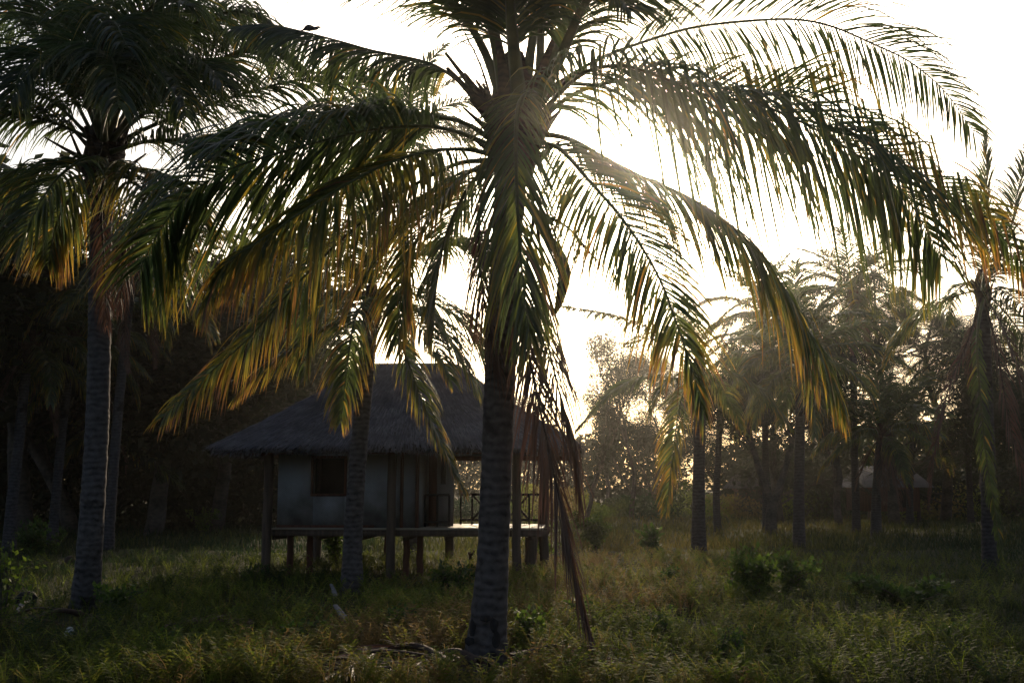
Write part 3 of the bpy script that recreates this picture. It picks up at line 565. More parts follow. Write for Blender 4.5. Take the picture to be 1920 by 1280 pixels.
# front wall with window opening (u .95-1.68)
W0, W1, WZ0, WZ1 = .80, 1.40, 1.60, 2.28
mb = MB()
for (a, b2, z0, z1) in ((.10, W0, FZ, EZ), (W1, 2.86, FZ, EZ), (W0, W1, FZ, WZ0), (W0, W1, WZ1, EZ)):
    box(mb, (a, .33, z0), (b2, .37, z1))
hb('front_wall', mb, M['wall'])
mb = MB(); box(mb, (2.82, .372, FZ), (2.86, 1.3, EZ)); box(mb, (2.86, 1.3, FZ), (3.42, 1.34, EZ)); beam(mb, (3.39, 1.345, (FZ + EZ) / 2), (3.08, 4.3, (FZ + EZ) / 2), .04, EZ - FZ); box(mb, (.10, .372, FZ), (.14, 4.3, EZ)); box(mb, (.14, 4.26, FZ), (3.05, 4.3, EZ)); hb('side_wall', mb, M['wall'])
wd = MB(); t_ = .05
for lo, hi in (((W0 - t_, .30, WZ0 - t_), (W1 + t_, .328, WZ0)), ((W0 - t_, .30, WZ1), (W1 + t_, .328, WZ1 + t_)), ((W0 - t_, .30, WZ0), (W0, .328, WZ1)), ((W1, .30, WZ0), (W1 + t_, .328, WZ1))): box(wd, lo, hi)
win = hb('window', wd, M['redwood'])
mb = MB(); box(mb, (W0 - .03, .9, WZ0 - .3), (W1 + .5, .93, WZ1 + .1)); box(mb, (W0 + .02, .375, WZ0), (W0 + .05, .75, WZ1)); s_ = hb('shutter_and_dark_sheet', mb, M['dark'], win)  # near-black sheet stands in for the unlit room, behind one narrow side leaf
# side door and slit window on the porch side
mb = MB(); box(mb, (2.93, 1.24, FZ), (3.09, 1.297, EZ)); hb('door', mb, M['redwood'])
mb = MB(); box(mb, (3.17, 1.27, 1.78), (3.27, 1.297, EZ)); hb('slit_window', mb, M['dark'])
mb = MB(); box(mb, (2.5, .296, FZ - .02), (2.56, .329, EZ)); box(mb, (2.80, .26, FZ - .02), (2.862, .328, EZ)); box(mb, (.1, .29, FZ - .02), (2.0, .329, FZ + .05)); hb('wall_batten', mb, M['redwood'])
# railing: along the front and the right side of the porch
mb = MB()
RZ0, RZ1 = FZ + .09, FZ + .62
def rail(a, b2, xb=()):
    a = np.array(a, float); b2 = np.array(b2, float); L_ = np.linalg.norm(b2 - a)
    for z in (RZ0, RZ1): beam(mb, [*a, z], [*b2, z], .05, .05)
    nb = max(2, int(L_ / .24))
    for q_ in range(nb + 1):
        p_ = a + (b2 - a) * q_ / nb; beam(mb, [*p_, FZ], [*p_, RZ1], .04, .04)
    for q_ in xb:
        p0 = a + (b2 - a) * q_ / nb; p1 = a + (b2 - a) * (q_ + 2.0) / nb
        beam(mb, [p0[0], p0[1] - .02, RZ0], [p1[0], p1[1] - .02, RZ1], .055, .04); beam(mb, [p0[0], p0[1] + .02, RZ1], [p1[0], p1[1] + .02, RZ0], .055, .04)
rail((3.46, 2.46), (5.15, 2.46), (1.0, 4.0)); hb('railing', mb, M['char']); mb = MB(); rail((2.9, .95), (3.38, .95))
hb('railing', mb, M['char'])
# thatched hip roof
ex0, ex1, ey0, ey1 = -.92, 5.98, -.62, 5.0; rx0, rx1, ry, rz = 1.5, 3.3, 2.2, 4.25
E = np.array([[ex0, ey0, EZ], [ex1, ey0, EZ], [ex1, ey1, EZ], [ex0, ey1, EZ]], float); A_, B_ = np.array([rx0, ry, rz]), np.array([rx1, ry, rz])
def roofpt(side, s, t):            # s along the eave, t up the slope, slight sag
    e0, e1, r0_, r1_ = [(E[0], E[1], A_, B_), (E[1], E[2], B_, B_), (E[2], E[3], B_, A_), (E[3], E[0], A_, A_)][side]
    a = e0 + (e1 - e0) * s; b2 = r0_ + (r1_ - r0_) * s; p_ = a + (b2 - a) * t; p_ = p_.copy()
    p_[..., 2] -= .06 * math.sin(math.pi * t) if np.isscalar(t) else 0
    return p_
mb = MB()
for sdn in range(4):
    for dz_, flip in ((.10, 0), (-.06, 1)):
        gr = np.array([[roofpt(sdn, s, t) + np.array([0, 0, dz_ * (1 - .0)]) for s in np.linspace(0, 1, 25)] for t in np.linspace(0, 1, 13)])
        gr = gr.reshape(-1, 3); i = np.arange(12)[:, None] * 25; j = np.arange(24)[None]
        f = np.stack([i + j, i + j + 1, i + 26 + j, i + 25 + j], -1).reshape(-1, 4); mb.add(gr, f[:, ::-1] if flip else f)
    a, b2 = E[sdn], E[(sdn + 1) % 4]; mb.add([a + [0, 0, -.06], b2 + [0, 0, -.06], b2 + [0, 0, .10], a + [0, 0, .10]], [[0, 1, 2, 3]])
roof = hb('roof', mb, M['thatch'])
mb = MB()                          # straw courses laid over the body, fringe at the eave
for sdn, cnt in ((0, 15000), (1, 6000), (2, 2500), (3, 6000)):
    for c in range(14):
        m_ = cnt // 14; s = rng.random(m_); t = (c + rng.random(m_) * .9) / 14
        e0, e1, r0_, r1_ = [(E[0], E[1], A_, B_), (E[1], E[2], B_, B_), (E[2], E[3], B_, A_), (E[3], E[0], A_, A_)][sdn]
        a = e0 + (e1 - e0) * s[:, None]; b2 = r0_ + (r1_ - r0_) * s[:, None]; p_ = a + (b2 - a) * t[:, None]; p_[:, 2] += .105 - .06 * np.sin(math.pi * t)
        dn = norm(a - b2 + rng.normal(0, .22, (m_, 3))); al = norm(e1 - e0); nrm = norm(np.cross(al, dn)); nrm *= np.sign(nrm[:, 2:3])
        ln = rng.uniform(.14, .34, m_)[:, None]; w_ = rng.uniform(.006, .016, m_)[:, None]
        q0 = p_ - al * w_; q1 = p_ + al * w_; e = p_ + dn * ln + nrm * (rng.uniform(.004, .03, m_)[:, None]) - [0, 0, .01]
        V = np.stack([q0, q1, e + al * w_ * .5, e - al * w_ * .5], 1).reshape(-1, 3); mb.add(V, np.arange(m_ * 4).reshape(-1, 4), np.repeat(rng.random(m_) * (.35 + .65 * rng.random()), 4))
    L_ = np.linalg.norm(E[(sdn + 1) % 4] - E[sdn]); m_ = int(L_ * 230); s = rng.random(m_)[:, None]
    a = E[sdn] + (E[(sdn + 1) % 4] - E[sdn]) * s + [0, 0, 0] ; a[:, 2] += rng.uniform(-.05, .11, m_); al = norm(E[(sdn + 1) % 4] - E[sdn]); outw = np.array([al[1], -al[0], 0])
    e = a + outw * rng.uniform(.0, .10, m_)[:, None]; e[:, 2] -= rng.uniform(.0, .08, m_) + .02 + .02 * np.sin(s[:, 0] * 23); w_ = rng.uniform(.006, .015, m_)[:, None]; a = a - outw * .03
    V = np.stack([a - al * w_, a + al * w_, e + al * w_ * .4, e - al * w_ * .4], 1).reshape(-1, 3); mb.add(V, np.arange(m_ * 4).reshape(-1, 4), np.repeat(rng.random(m_), 4))
hb('thatch', mb, M['straw'], roof)
mb = MB()
for v0 in (-.35, 4.6): beam(mb, (-.7, v0, EZ - .02), (5.75, v0, EZ - .02), .08, .10)
for u0 in (-.6, 5.65): beam(mb, (u0, -.3, EZ + .0), (u0, 4.6, EZ + .0), .08, .08)
beam(mb, (-.1, 0, EZ + .07), (5.3, 0, EZ + .07), .09, .12)
hb('roof_beam', mb, M['redwood'])

# ================================================================ TREES
def grow(tr, g, a, d, ln, r, depth, tips, spread=.5, upb=.15, kids=3):
    n = 6; pts = [a]; dd = d.copy()
    for i in range(n):
        dd = norm(dd + g.normal(0, .10, 3) + np.array([0, 0, upb * .3])); pts.append(pts[-1] + dd * ln / n)
    pts = np.array(pts); tube(tr, pts, np.linspace(r, r * .55, n + 1), 6 if depth > 1 else 4, cap=False)
    if depth <= 2: tips.extend([(p_, dd) for p_ in pts[2:]])
    if depth == 0: return
    for q_ in range(kids):
        i = g.integers(2, n + 1); nd = norm(dd + norm(g.normal(0, 1, 3)) * spread * 1.3 + np.array([0, 0, upb])); grow(tr, g, pts[i], nd, ln * g.uniform(.5, .78), r * .5, depth - 1, tips, spread, upb, kids)

def foliage(mb, g, tips, cnt, size, w_, spread, droop, leafy=False):
    ti = g.integers(0, len(tips), cnt); A = np.array([t_[0] for t_ in tips])[ti]; Dd = np.array([t_[1] for t_ in tips])[ti]
    clump = g.random(len(tips))[ti]
    a = A + g.normal(0, spread, (cnt, 3)); d = norm(Dd * 1.0 + g.normal(0, .55 if leafy else .26, (cnt, 3)) + [0, 0, -droop]); ln = size * g.uniform(.5, 1.3, cnt)[:, None]
    s = norm(np.cross(d, g.normal(0, 1, (cnt, 3)))) * w_ * g.uniform(.6, 1.3, cnt)[:, None]; mid = a + d * ln * .45; e = a + d * ln + [0, 0, -.12 * size]
    age = np.clip(clump * .6 + g.normal(.1, .15, cnt), 0, 1)
    if leafy: V = np.stack([a, mid + s, e, mid - s], 1)
    else: V = np.stack([a - s * .5, a + s * .5, e + s * .3, e - s * .3], 1)
    mb.add(V.reshape(-1, 3), np.arange(cnt * 4).reshape(-1, 4), np.repeat(age, 4))

TREE = {}
def make_tree(key, H, seed, kind, cnt):
    g = np.random.default_rng(seed); tr = MB(); tips = []
    if kind == 'pine':             # feathery, drooping sprays on many limbs
        C = spline([[0, 0, -.2], [g.normal(0, .2), g.normal(0, .2), H * .35], [g.normal(0, .35), g.normal(0, .3), H * .7], [g.normal(0, .4), g.normal(0, .4), H]], 24)
        tube(tr, C, np.linspace(.20, .02, 24) * H / 10, 9, noise=.05)
        for i in range(46):
            t_ = .12 + .84 * (i / 46) ** .85; p_ = C[int(t_ * 23)]; az = g.uniform(0, 6.28); ln = H * (.36 * (1 - t_) ** 1.0 + .05) * g.uniform(.45, 1.35)
            d = norm(np.array([math.cos(az), math.sin(az), g.uniform(.1, .9)])); grow(tr, g, p_, d, ln, .035 * H / 10, 1, tips, .55, .1, 4)
        fo = MB(); foliage(fo, g, tips, cnt, .75, .011, .09, .35)
    elif kind == 'open':           # thin, see-through with forked limbs
        grow(tr, g, np.array([0, 0, -.2]), norm(np.array([.1, 0, 1.0])), H * .45, .11 * H / 8, 4, tips, .42, .30, 3)
        fo = MB(); foliage(fo, g, tips, cnt, .12, .02, .30, .15, True)
    else:                          # broad dark evergreen
        grow(tr, g, np.array([0, 0, -.2]), np.array([0, 0, 1.0]), H * .42, .16 * H / 8, 4, tips, .60, .12, 4)
        fo = MB(); foliage(fo, g, tips, cnt, .26, .065, .34, .2, True)
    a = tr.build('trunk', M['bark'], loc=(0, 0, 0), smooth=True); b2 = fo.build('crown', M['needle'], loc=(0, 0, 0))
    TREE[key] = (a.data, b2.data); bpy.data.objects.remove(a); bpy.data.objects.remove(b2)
make_tree('pine1', 10, 1, 'pine', 19000); make_tree('pine2', 10, 2, 'pine', 22000)
make_tree('open1', 8, 3, 'open', 13000); make_tree('open2', 8, 14, 'open', 16000)
make_tree('broad1', 8, 5, 'broad', 32000); make_tree('broad2', 8, 6, 'broad', 32000)
def put_tree(key, px, D, H, label, rz=0.0, sxy=1.0, name='tree', cat='tree', group=None, tilt=0.0):
    x = (px - 960) / F * D / math.cos(PITCH); base = 10.0 if 'pine' in key else 8.0
    o = thing(name, label, cat, (x, D, 0), group)
    for nm, me in zip(('trunk', 'crown'), TREE[key]):
        c = bpy.data.objects.new(nm, me); COL.objects.link(c); c.parent = o
    s = H / base; o.scale = (s * sxy, s * sxy, s); o.rotation_euler = (0, tilt, rz)
    return o
EXEC_TREES = [
 # left, deep in shade
 ('broad1', -60, 34, 16.5, 'dark broad-crowned tree at the far left edge behind the palms', 0, 1.2),
 ('broad2', 60, 38, 16, 'tall dark tree behind the far left palm', 1, 1.4),
 ('broad2', 160, 42, 13, 'broad dark tree just behind the tall left palm crown', 2, 1.3),
 ('broad1', 300, 40, 14, 'dark bushy tree between the tall left palm and the hut', 3, 1.3),
 ('broad2', 420, 44, 12.5, 'dark tree rising behind the left eave of the hut', 4, 1.3),
 ('pine2', 520, 48, 10.5, 'feathery tree behind the left slope of the hut roof', 5, 1.4),
 ('broad1', 620, 52, 10.5, 'dark tree right behind the hut roof peak', 6, 1.2),
 # centre, in the haze
 ('open1', 1090, 52, 8.6, 'thin see-through tree with forked limbs right of the hut', 0.4, 1.0),
 ('open2', 1180, 60, 10.0, 'pale hazy tree with a leaning trunk behind the arching frond', 2.2, 1.1),
 ('open2', 1000, 84, 8.5, 'open tree half hidden behind the right end of the hut', 2, 1.3),
 ('open1', 1140, 72, 9.8, 'tall thin tree in the haze behind the see-through forked tree', 2.6, 1.0),
 ('open2', 1225, 66, 9.5, 'hazy thin tree left of the straight bare trunk', 3.4, 1.2),
 ('pine2', 1250, 80, 11.5, 'low feathery tree in the haze left of the straight bare trunk', 3, 1.5),
 ('open1', 1360, 64, 8.0, 'hazy open tree between the straight bare trunk and the forked tree', 4, 1.2),
 ('open1', 860, 88, 8.5, 'open tree seen through the porch of the hut', 4, 1.3),
 # right
 ('pine1', 1450, 54, 11.5, 'tall feathery tree above the forked trunk, right of the sun', 1.2, 1.1),
 ('open1', 1560, 50, 11.5, 'large dark open-crowned tree in the right middle distance', 2.2, 1.2),
 ('pine1', 1660, 52, 12.0, 'feathery tree with sky showing through behind the orange frond tips', 3.2, 1.2),
 ('pine1', 1755, 56, 11.5, 'feathery tree left of the right edge palm', 4.2, 1.3),
 ('open1', 1830, 50, 9.5, 'open branching tree behind the right edge palm', 5.2, 1.3),
 ('broad2', 1930, 48, 9.5, 'dark broad tree cut by the right edge of the picture', 0.2, 1.2),
 ('pine2', 2040, 44, 11, 'feathery tree just outside the right edge, its boughs reaching in', .8, 1.3),
]
for (key, px, D, H, lab, rz_, sxy) in EXEC_TREES:
    put_tree(key, px, D, H, lab, rz_, sxy, name={'p': 'casuarina_tree', 'o': 'open_tree', 'b': 'evergreen_tree'}[key[0]], group='trees behind the clearing')
# forked tree: two leaning stems from one foot
bb = G(1447, 1000); ft = thing('forked_tree', 'dark tree forking low into two leaning stems', 'tree', bb)
mb = MB(); D = bb[1]; g = np.random.default_rng(9); tips = []
tube(mb, spline([bb - [0, 0, .1], P(1445, 975, D), P(1450, 940, D)], 8), np.linspace(.24, .20, 8), 9, noise=.05)
for pts in ([(1448, 945), (1432, 905), (1415, 850), (1400, 790)], [(1450, 945), (1466, 900), (1480, 850), (1500, 780)]):
    C = spline([P(x, y, D) for x, y in pts], 12); tube(mb, C, np.linspace(.15, .09, 12), 8, noise=.05)
    for q_ in range(5): grow(mb, g, C[7 + q_], norm(np.array([g.normal(0, .6), g.normal(0, .4), .8])), 1.6, .05, 2, tips, .6, .1, 3)
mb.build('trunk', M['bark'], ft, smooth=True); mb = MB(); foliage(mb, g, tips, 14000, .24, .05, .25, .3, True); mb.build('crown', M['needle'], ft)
# far wood that closes the view
mb = MB(); g = np.random.default_rng(77)
def wood(n, xa, xb, ya, yb, hfun, s0):
    x = g.uniform(xa, xb, n); y = g.uniform(ya, yb, n); h = hfun(x) * (1 + .12 * np.sin(x * .9) + .10 * np.sin(x * 2.3 + 1)); z = h * g.random(n) ** .8
    cl = .5 + .5 * np.sin(x * 1.7 + z * 1.3) * np.cos(y * 1.1 - z * 1.9); keep = g.random(n) < .35 + .65 * cl; a = np.stack([x, y, z], 1)[keep]; m_ = len(a)
    d = norm(g.normal(0, 1, (m_, 3)) + [0, 0, -.3]); s = norm(np.cross(d, g.normal(0, 1, (m_, 3)))); L_ = s0 * g.uniform(.5, 1.4, m_)[:, None]
    mb.add(np.stack([a, a + d * L_ * .5 + s * L_ * .22, a + d * L_, a + d * L_ * .5 - s * L_ * .22], 1).reshape(-1, 3), np.arange(m_ * 4).reshape(-1, 4), np.repeat(np.clip(cl[keep] * .7, 0, 1), 4))
wood(60000, -40, -9, 50, 60, lambda x: np.interp(x, [-40, -22, -9], [14, 12, 8.0]), .5)
wood(26000, -9, 14, 80, 92, lambda x: np.interp(x, [-9, 0, 14], [6.0, 6.0, 6.0]), .45)
wood(40000, 14, 50, 66, 78, lambda x: np.interp(x, [14, 22, 50], [4, 5.5, 7]), .5)
wood(30000, -34, -7, 44, 49, lambda x: 0 * x + 4.2, .45); wood(22000, 13, 40, 60, 65, lambda x: 0 * x + 3.2, .4)
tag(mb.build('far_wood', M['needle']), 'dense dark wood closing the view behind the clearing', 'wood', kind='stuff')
# low scrub line at the far edge of the grass
mb = MB(); n_ = 42000; x = g.uniform(-12, 40, n_); y = g.uniform(58, 72, n_); h = 1.3 + .5 * np.sin(x * .8) + .3 * np.sin(x * 2.1); z = h * g.random(n_)
a = np.stack([x, y, z], 1); d = norm(g.normal(0, .7, (n_, 3)) + [0, 0, .5]); s = norm(np.cross(d, g.normal(0, 1, (n_, 3)))); L_ = g.uniform(.12, .3, n_)[:, None]
mb.add(np.stack([a, a + d * L_ * .5 + s * L_ * .25, a + d * L_, a + d * L_ * .5 - s * L_ * .25], 1).reshape(-1, 3), np.arange(n_ * 4).reshape(-1, 4), np.repeat(np.clip(.5 + .5 * np.sin(x * .6), 0, 1), 4))
tag(mb.build('scrub', M['herb']), 'low leafy scrub along the far edge of the grass', 'scrub', kind='stuff')

# ================================================================ FAR HUTS
def far_hut(label, px0, px1, D, ez, rz_, fz, roofmat, overhang=.5):
    x0, x1 = [(p_ - 960) / F * D / math.cos(PITCH) for p_ in (px0, px1)]
    o = thing('distant_hut', label, 'hut', (x0, D, 0))
    W = x1 - x0; dp = 4.0
    def b_(name, mb, mat, par=None):
        q_ = mb.build(name, M[mat], loc=(0, 0, 0)); q_.parent = par or o; return q_
    mb = MB(); box(mb, (.4, .4, fz), (W - .4, dp, ez)); b_('wall', mb, 'redwood')
    for u_ in (.45, W / 2, W - .45):
        mb = MB(); tube(mb, [[u_, .5, -.1], [u_, .5, fz]], .09, 7); b_('post', mb, 'wood')
    mb = MB(); v = [[-.1, -.3, ez], [W + .1, -.3, ez], [W + .1, dp + .4, ez], [-.1, dp + .4, ez], [W * .13, dp / 2, rz_], [W * .90, dp / 2, rz_]]
    mb.add(v, [[0, 1, 5, 4], [2, 3, 4, 5]]); mb.add(v, [[1, 2, 5], [3, 0, 4]]); mb.add(v, [[3, 2, 1, 0]]); b_('roof', mb, roofmat)
    mb = MB(); box(mb, (W * .55, .37, fz + .2), (W * .7, .397, ez - .1)); b_('window', mb, 'dark')
    return o
far_hut('distant hut with a wide pale grey roof behind the short palm', 1605, 1730, 54, 1.75, 2.85, .55, 'farroof')
far_hut('distant brown hut in the haze right of the straight bare trunk', 1378, 1440, 62, 1.7, 2.6, .6, 'thatch')

# ================================================================ SHRUBS
def shrub(label, base, rad, h, nleaf, leaf, name='shrub', seed=0, wid=.3, age=(0, 1), up=.4, stems=9, group='shrubs in the grass'):
    g = np.random.default_rng(seed); o = thing(name, label, 'shrub', base, group); st = MB(); tips = []
    for i in range(stems):
        az = g.uniform(0, 6.28); e = np.array([math.cos(az) * rad * g.uniform(.2, .9), math.sin(az) * rad * g.uniform(.2, .9), h * g.uniform(.6, 1.0)])
        C = spline([[0, 0, -.05], e * [.35, .35, .55] + g.normal(0, .03, 3), e], 9); tube(st, C, np.linspace(.012, .004, 9), 4, cap=False); tips += list(C[2:])
        for q_ in range(3):
            s_ = C[g.integers(3, 8)]; e2 = s_ + norm(g.normal(0, 1, 3) + [0, 0, up]) * h * .3; C2 = spline([s_, (s_ + e2) / 2, e2], 5); tube(st, C2, .004, 3, cap=False); tips += list(C2[1:])
    s_ = st.build('stem', M['bark'], loc=(0, 0, 0)); s_.parent = o
    T_ = np.array(tips)[g.integers(0, len(tips), nleaf)]; a = T_ + g.normal(0, .05, (nleaf, 3)) * [1, 1, .8]; a[:, 2] = np.maximum(a[:, 2], .02)
    d = norm(g.normal(0, 1, (nleaf, 3)) + [0, 0, up]); s = norm(np.cross(d, g.normal(0, 1, (nleaf, 3)) * [.3, .3, 1])); L_ = leaf * g.uniform(.6, 1.3, nleaf)[:, None]
    fo = MB(); mid = a + d * L_ * .5; up_ = np.cross(s, d) * L_ * .06
    V = np.stack([a, mid + s * L_ * wid + up_, a + d * L_, mid - s * L_ * wid + up_], 1)
    fo.add(V.reshape(-1, 3), np.arange(nleaf * 4).reshape(-1, 4), np.repeat(g.uniform(*age, nleaf), 4)); f_ = fo.build('foliage', M['shrub'], loc=(0, 0, 0)); f_.parent = o
    return o
shrub('round leafy shrub right of the hut in the sunlit grass', G(1118, 1030), .75, 1.0, 2600, .10, seed=1, age=(.3, 1))
shrub('low shrub with broad glossy leaves in the middle of the clearing', G(1222, 1040), .35, .75, 260, .18, seed=2, wid=.28, age=(0, .4))
shrub('tall pointed shrub with dark leaves, right of the middle', G(1420, 1135), .6, .78, 1500, .09, seed=3, age=(.2, .8))
shrub('second dark leafy shrub beside the tall pointed one', G(1480, 1120), .5, .62, 900, .09, seed=4, age=(.1, .6))
shrub('low dark shrub patch in the right grass', G(1700, 1150), 1.0, .45, 1800, .09, seed=5, age=(0, .4))
shrub('bright yellow-green shrub at the left edge', G(2, 1180), .26, 1.15, 380, .075, seed=6, age=(.8, 1))
shrub('small shrub under the hut floor beside the front palm', G(632, 1060), .3, .9, 500, .10, seed=7, age=(.1, .8))
shrub('creeper-like shrub at the right corner of the hut', G(1018, 1050), .25, 1.1, 700, .10, seed=8, age=(.5, 1))
shrub('dark weed patch in front of the porch', G(850, 1120), .5, .5, 700, .09, seed=9, age=(0, .5))
shrub('green weeds at the right of the big palm foot', G(985, 1215), .35, .38, 420, .075, seed=10, age=(.2, 1))
shrub('dark green seedling clump in the grass right of the dead frond tip', G(1085, 1180), .25, .35, 260, .08, seed=11, age=(0, .4))
shrub('weeds at the dark foot of the left palm', G(215, 1160), .5, .4, 600, .08, seed=12, age=(0, .5))
shrub('small pale-leaved shrub far behind the left palm', G(375, 998), .8, .9, 600, .14, seed=13, age=(.3, .9))
shrub('leafy scrub bush in the far left shade', G(60, 1045), .9, .8, 1200, .12, seed=14, age=(0, .3))

for i_, (px, py, r_, h_, lab) in enumerate((
    (560, 1225, .28, .34, 'leafy weed in the left foreground grass before the hut'), (745, 1195, .30, .36, 'leafy weed just left of the big palm foot'),
    (1230, 1205, .34, .34, 'leafy weed right of the hanging frond tip'), (1370, 1245, .36, .30, 'low leafy weed at the bottom edge right of the middle'),
    (1790, 1235, .40, .34, 'low leafy weed in the bottom right corner'), (330, 1245, .30, .30, 'low leafy weed at the bottom edge left of the middle'),
    (1255, 1110, .30, .40, 'upright weed between the hanging frond and the pointed shrub'), (470, 1100, .40, .40, 'broad weed before the left front stilt of the hut'))):
    shrub(lab, G(px, py), r_, h_, 420, .055, name='weed', seed=40 + i_, age=(.0, .7), stems=7, group='weeds in the grass')
# ================================================================ GROUND COVER
def cleared(x, y):
    k_ = np.zeros(len(x), bool)
    for (px, py, rx, ryy) in ((905, 1262, .42, .9), (760, 1264, 1.0, .55), (905, 1262, .55, .35), (1060, 1258, .75, .32), (85, 1168, .75, .55), (640, 1172, .35, .5), (129, 1196, .22, .6), (690, 1122, .6, .5), (1120, 1034, .9, .8), (1175, 1075, .7, .5), (420, 1215, .9, .5), (1300, 1160, .8, .6), (560, 1130, 1.0, .8), (760, 1085, 1.2, .9), (1560, 1190, .7, .5)):
        c = G(px, py); k_ |= ((x - c[0]) / rx) ** 2 + ((y - c[1]) / ryy) ** 2 < 1
    return k_
def scatter(n, dmin, dmax, pw=1.0, wide=.62):
    y = dmin * np.exp(rng.random(n) ** pw * math.log(dmax / dmin)); x = rng.uniform(-1, 1, n) * (wide * y + 1.2); return x, y
def blades(mb, n, dmin, dmax, h0, w0, cl=True):
    x, y = scatter(n, dmin, dmax); cl_ = .5 + .5 * np.sin(x * 1.3 + 2 * np.sin(y * .5)) * np.cos(y * .9 + x * .4)
    keep = (rng.random(n) < .35 + .65 * cl_) & ~(cleared(x, y) & (rng.random(n) < .85)); x, y, cl_ = x[keep], y[keep], cl_[keep]; m_ = len(x); z = gz(x, y)
    h = h0 * rng.uniform(.4, 1.25, m_) * (.7 + .5 * cl_) * (y / 12) ** .15; az = rng.uniform(0, 6.283, m_); ln = rng.uniform(.1, .8, m_) * h; w_ = w0 * rng.uniform(.6, 1.3, m_) * (y / 10) ** .55
    b_ = np.stack([x, y, z], 1); fw = rng.uniform(0, 6.283, m_); S = np.stack([np.cos(fw), np.sin(fw), 0 * fw], 1) * w_[:, None] * .5; L_ = np.stack([np.cos(az), np.sin(az), 0 * az], 1) * ln[:, None]
    mid = b_ + L_ * .35; mid[:, 2] += h * .6; e = b_ + L_; e[:, 2] += h
    V = np.stack([b_ - S, b_ + S, mid + S * .8, mid - S * .8, e], 1).reshape(-1, 3)
    bright = np.clip(.12 + .20 * np.sin(x * .35 + .5) * np.sin(y * .22 + 1.0) + .60 * np.exp(-((x + .8 - .21 * (y - 10)) / (2.3 + .20 * y)) ** 2) + rng.normal(0, .17, m_), 0, 1)  # sunlit strip painted into the blade colour, darker grass for the shaded right
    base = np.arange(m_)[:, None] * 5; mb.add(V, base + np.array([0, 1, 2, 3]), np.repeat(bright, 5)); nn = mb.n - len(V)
    mb.f.append(nn + base + np.array([3, 2, 4])); mb.mi.append(np.zeros(m_))
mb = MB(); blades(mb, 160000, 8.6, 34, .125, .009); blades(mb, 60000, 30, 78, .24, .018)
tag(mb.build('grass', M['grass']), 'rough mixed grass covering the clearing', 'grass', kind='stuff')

def sprig(g, H):                   # feathery herb: stems with side leaves of many fine leaflets
    v, f, ag = [], [], []; c = 0
    for s_ in range(g.integers(3, 6)):
        az = g.uniform(0, 6.28); tip = np.array([math.cos(az) * H * g.uniform(.2, .6), math.sin(az) * H * g.uniform(.2, .6), H * g.uniform(.7, 1.1)])
        stem = spline([[0, 0, 0], tip * [.3, .3, .6], tip], 10)
        for i in range(3, 10):
            for sd_ in (-1, 1):
                a2 = az + sd_ * g.uniform(.7, 1.4); ld = norm(np.array([math.cos(a2), math.sin(a2), g.uniform(.1, .7)])); LL = H * g.uniform(.16, .32) * (1.25 - i / 12)
                pe = np.cross(ld, [0, 0, 1.0]); pe = norm(pe); m_ = 5
                for q_ in range(m_):
                    p_ = stem[i] + ld * LL * (q_ + .6) / m_ - np.array([0, 0, .15 * LL]) * (q_ / m_) ** 2; hw = H * .055 * (1 - .1 * q_); ww = H * .016
                    v += [p_ - pe * hw + ld * hw * .4, p_ + ld * ww, p_ + pe * hw + ld * hw * .4, p_ - ld * ww]; f.append([c, c + 1, c + 2, c + 3]); c += 4; ag += [.0] * 4
        for i in range(9):
            w_ = np.array([.0025, 0, 0]); v += [stem[i] - w_, stem[i] + w_, stem[i + 1] + w_, stem[i + 1] - w_]; f.append([c, c + 1, c + 2, c + 3]); c += 4; ag += [.25] * 4
    return np.array(v), np.array(f), np.array(ag)
def herbs(n, dmin, dmax, H, nvar, seed, mask=None, size=(.6, 1.3)):
    g = np.random.default_rng(seed); mb = MB(); vars_ = [sprig(g, H) for _ in range(nvar)]
    x, y = scatter(n, dmin, dmax, wide=.52); keep = np.ones(n, bool)
    if mask is not None: keep = rng.random(n) < mask(x, y)
    keep &= ~cleared(x, y); x, y = x[keep], y[keep]; which = rng.integers(0, nvar, len(x))
    for k_, (v, f, ag) in enumerate(vars_):
        q_ = which == k_; xx, yy = x[q_], y[q_]; m_ = len(xx)
        if not m_: continue
        th = rng.uniform(0, 6.283, m_); s = rng.uniform(*size, m_); c, sn = np.cos(th), np.sin(th)
        V = np.empty((m_, len(v), 3)); V[..., 0] = (v[:, 0] * c[:, None] - v[:, 1] * sn[:, None]) * s[:, None] + xx[:, None]
        V[..., 1] = (v[:, 0] * sn[:, None] + v[:, 1] * c[:, None]) * s[:, None] + yy[:, None]; V[..., 2] = v[:, 2] * s[:, None] + gz(xx, yy)[:, None]
        sunlit_tone = np.clip(.14 + .66 * np.exp(-((xx + .8 - .21 * (yy - 10)) / (2.4 + .14 * yy)) ** 2) + .18 * np.sin(xx * 1.1) * np.cos(yy * .8) + rng.normal(0, .14, m_), 0, 1)  # herbs carry the same painted band of sunlight, dimmer to either side
        F_ = (f[None] + (np.arange(m_) * len(v))[:, None, None]).reshape(-1, 4); mb.add(V.reshape(-1, 3), F_, np.clip(sunlit_tone[:, None] + ag[None], 0, 1).ravel())
    return mb
patch = lambda x, y: np.clip(.25 + .75 * np.exp(-((x + .5) / (3.2 + .20 * y)) ** 2) + .2 * np.sin(x * 1.7 + y * .6), .12, 1)
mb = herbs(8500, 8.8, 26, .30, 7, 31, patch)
tag(mb.build('herbs', M['herb']), 'feathery yellow-green herbs growing through the grass', 'herbs', kind='stuff')

